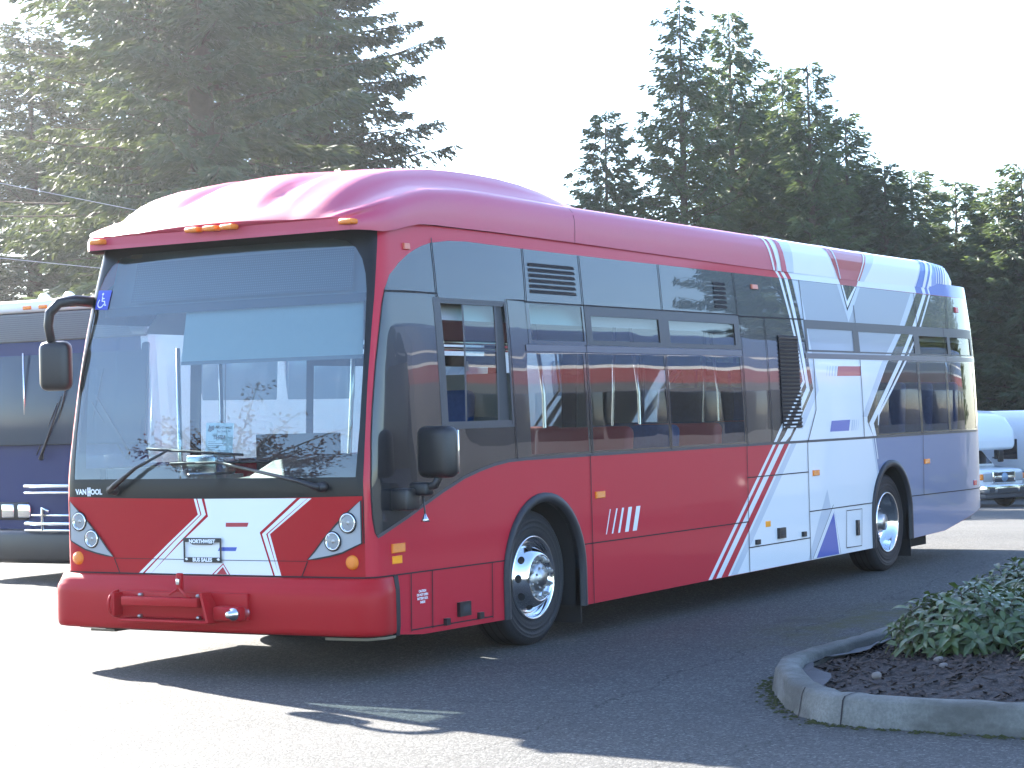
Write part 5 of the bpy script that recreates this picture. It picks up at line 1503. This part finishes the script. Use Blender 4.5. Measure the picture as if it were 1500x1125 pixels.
M['needles_warm'] = leaf_mat('fir_needles_cones', (.034, .052, .026), (.086, .104, .058), .20, .6, 1.3, .3)
M['needles_blue'] = leaf_mat('spruce_needles', (.032, .056, .032), (.092, .124, .066), .27, .6, .8, .3)
def make_conifer(name, label, x, y, mesh_args, mat, scale=1.0, rz=0, group=None, cat="tree"):
    me, tw = mesh_args
    root = thing(name, label, cat, (x, y, ground_z(x) - .05), rz, group)
    root.scale = (scale, scale, scale)
    o = bpy.data.objects.new("crown", me); me.materials.append(mat) if not me.materials else None
    COL.objects.link(o); o.parent = root
    tw.build("trunk", M['bark'], root)
    return root
def plant(src, label, x, y, hscale, rz, wscale=None, name=None):
    c = copy_tree(src); c.location = (x, y, ground_z(x) - .05); c.rotation_euler = (0, 0, rz); w = wscale or hscale; c.scale = (w, w, hscale); c["label"] = label
    if name: c.name = name
    return c
GB = "conifers behind the bus yard"
f1 = make_conifer("douglas_fir", "huge fir with its trunk showing, rising out of the photo above the bus's windscreen", 47.3, 38.8, conifer_mesh(11, 24.0, 4.7, 1.2, 1.55, .48, .06, .55, .25, 5), M['needles_warm'], 1.7, .4, GB)
plant(f1, "big fir whose drooping right boughs end over the bus's roof dome", 58.0, 41.1, 1.445, 2.3, 1.224)
plant(f1, "fir at the photo's far left edge, lower, above the blue bus", 54.7, 54.1, 0.850, 4.1, 1.445)
plant(f1, "fir half hidden between the two big left hand firs", 67.6, 52.1, 1.530, 5.2, 1.360)
plant(f1, "fir left of the huge trunk, behind it", 66.2, 58.2, 1.394, 1.2, 1.445)
f2 = make_conifer("slim_fir", "slim open crowned fir with sunlit trunk, leftmost tall tree of the right hand group", 55.6, 23.9, conifer_mesh(23, 18.0, 3.5, 2.0, 1.25, .26, .14, .75, .26, 4), M['needles'], 1.0, 1.0, GB)
f3 = make_conifer("spruce", "tall dense spruce with pointed top right of the slim fir", 60.1, 24.1, conifer_mesh(31, 18.6, 4.9, .8, 1.2, .30, .04, .82, .29, 4), M['needles_blue'], 1.0, 0, GB)
plant(f3, "spruce with a twin leader, third from the left in the right hand group", 63.0, 23.3, .905, 2.0)
plant(f2, "thin topped fir on the right shoulder of the tall group", 57.9, 20.1, .88, 3.3, .95)
plant(f3, "spruce on the slope of the tall group, fifth from the left", 62.3, 20.5, .79, 4.0, .95)
plant(f3, "spruce low on the right end of the tall group", 61.2, 18.6, .67, 5.0, .9)
f4 = make_conifer("small_fir", "small lone conical fir between the bus's roof dome and the tall group", 54.3, 26.3, conifer_mesh(47, 13.9, 3.0, .6, 1.4, .28, .03, .66, .26, 5), M['needles_blue'], 1.0, 0, GB)
plant(f3, "spruce filling the middle of the tall group, between its two highest tops", 61.5, 22.6, .80, 1.1, 1.0)
plant(f3, "spruce filling the low right flank of the tall group", 64.5, 20.9, .70, 2.9, 1.0)
hl_ = ["leafy cypress at the left end of the hedge row", "cypress second in the hedge row right of the tall spruces", "cypress third in the hedge row, with a rounder top", "cypress in the hedge row near the photo's right edge", "last cypress of the hedge row, cut by the photo's right edge"]
for k, (x, y, hgt) in enumerate(((67.5, 19.9, 12.95), (70.3, 19.1, 12.8), (67.3, 16.4, 11.85), (65.8, 15.0, 12.6), (68.6, 14.2, 12.7))):
    plant(f4, hl_[k], x, y, hgt / 13.9, k * 1.3 + .5, 1.25, "hedge_conifer")
bl_ = ["fir deep behind the fifth spruce", "fir deep behind the gap of the two tall tops", "fir deep behind the slim fir", "fir deep behind the left half of the hedge row", "fir deep behind the right half of the hedge row"]
for k, (x, y, hgt) in enumerate(((69.5, 24.2, 14.2), (69.7, 27.6, 16.6), (68.9, 28.6, 12.5), (73.7, 21.2, 11.8), (76.7, 19.5, 11.6))):
    plant(f3, bl_[k], x, y, hgt / 18.6, k * 2.1 + .2, 1.0)

rl_ = ["tall spruce behind the coaches across the yard, mirrored dark in the rear black panels", "second spruce behind the coaches across the yard, mirrored beside the first", "third spruce behind the coaches across the yard, mirrored at the bus's tail"]
for k, (x, y, w_) in enumerate(((45.0, -17.0, 1.1), (53.0, -18.0, 1.15), (61.5, -17.5, 1.15))):  # made-up trees out of view, only there to darken the rear panels' reflections
    plant(f3, rl_[k], x, y, .95, k * 1.7, w_)

# dark red maple in front of the bus, beyond the left edge of the picture: it mirrors in the windscreen
M['maple_leaf'] = leaf_mat('maple_leaf', (.045, .010, .010), (.12, .03, .02), .2, .5, 5.0)
r = random.Random(9)
root = thing("red_maple", "red leaved maple in front of the bus, seen mirrored in its windscreen", "tree", (-10.6, 8.2, 0), 0)
root.scale = (1.2, 1.2, 1.32)
tk = MB(); lv = MB()
tk.tube([(0, 0, 0), (.06, .03, 1.2), (0, 0, 2.7)], [.12, .09, .07], 8)
for k in range(44):
    a = r.uniform(0, 6.28); L = r.uniform(1.0, 2.5); e = r.uniform(.15, 1.15)
    p = [Vector((0, 0, 2.5)) + Vector((math.cos(a) * L * f, math.sin(a) * L * f, L * e * (f - .35 * f * f))) for f in (0, .4, .75, 1)]
    tk.tube(p, [.035, .022, .013, .006], 5)
    for j in range(130):
        f = r.uniform(.25, 1.0); q_ = p[0].lerp(p[-1], f) + Vector((r.gauss(0, .12), r.gauss(0, .12), r.gauss(.02, .09)))
        d = Vector((r.gauss(0, 1), r.gauss(0, 1), r.gauss(-.3, .4))).normalized() * r.uniform(.032, .068); s_ = d.orthogonal().normalized() * d.length * .45
        lv.add([q_ - d, q_ + s_, q_ + d, q_ - s_], [(0, 1, 2, 3)])
tk.build("trunk", M['twig'], root); lv.build("crown", M['maple_leaf'], root)

# overhead wires on the left
M['wire'] = plain('grey_wire', (.30, .30, .31), .6)
for (p0, p1, lb) in (((9.0, 16.5, 6.15), (20.0, -2.5, 1.9), 0), ((9.0, 16.9, 4.75), (20.0, -2.0, 3.0), 1)):
    m = MB()
    A = Vector((10.59, 13.65, 5.37)) if lb == 0 else Vector((11.10, 12.85, 4.077)); B = Vector((12.106, 11.159, 4.708)) if lb == 0 else Vector((11.751, 11.769, 3.916))
    d = (B - A); a = A - d * 9; e = B + d * 3
    m.tube([a.lerp(e, t_) - Vector((0, 0, .0)) for t_ in np.linspace(0, 1, 9)], .006, 6)
    tag(m.build("overhead_wire", M['wire']), ("upper of two thin wires crossing the left hand trees", "lower of two thin wires crossing the left hand trees")[lb], "wire", "overhead wires")

# ------------------------------------------------------------------ thin air volume added to stand in for lens veiling glare
HZ = NT('haze_air')
pv_ = HZ.n("ShaderNodeVolumePrincipled")
pv_.inputs['Color'].default_value = (0.93, 0.95, 1.0, 1)
pv_.inputs['Density'].default_value = 0.00028
pv_.inputs['Anisotropy'].default_value = 0.72
HZ.l(pv_.outputs[0], HZ.out.inputs['Volume'])
m = MB(); m.box((-40, -40, -4.5), (115, 75, 31.0))
hz = m.build("haze", HZ.m)
tag(hz, "pale sunlit haze over the yard", kind="stuff")
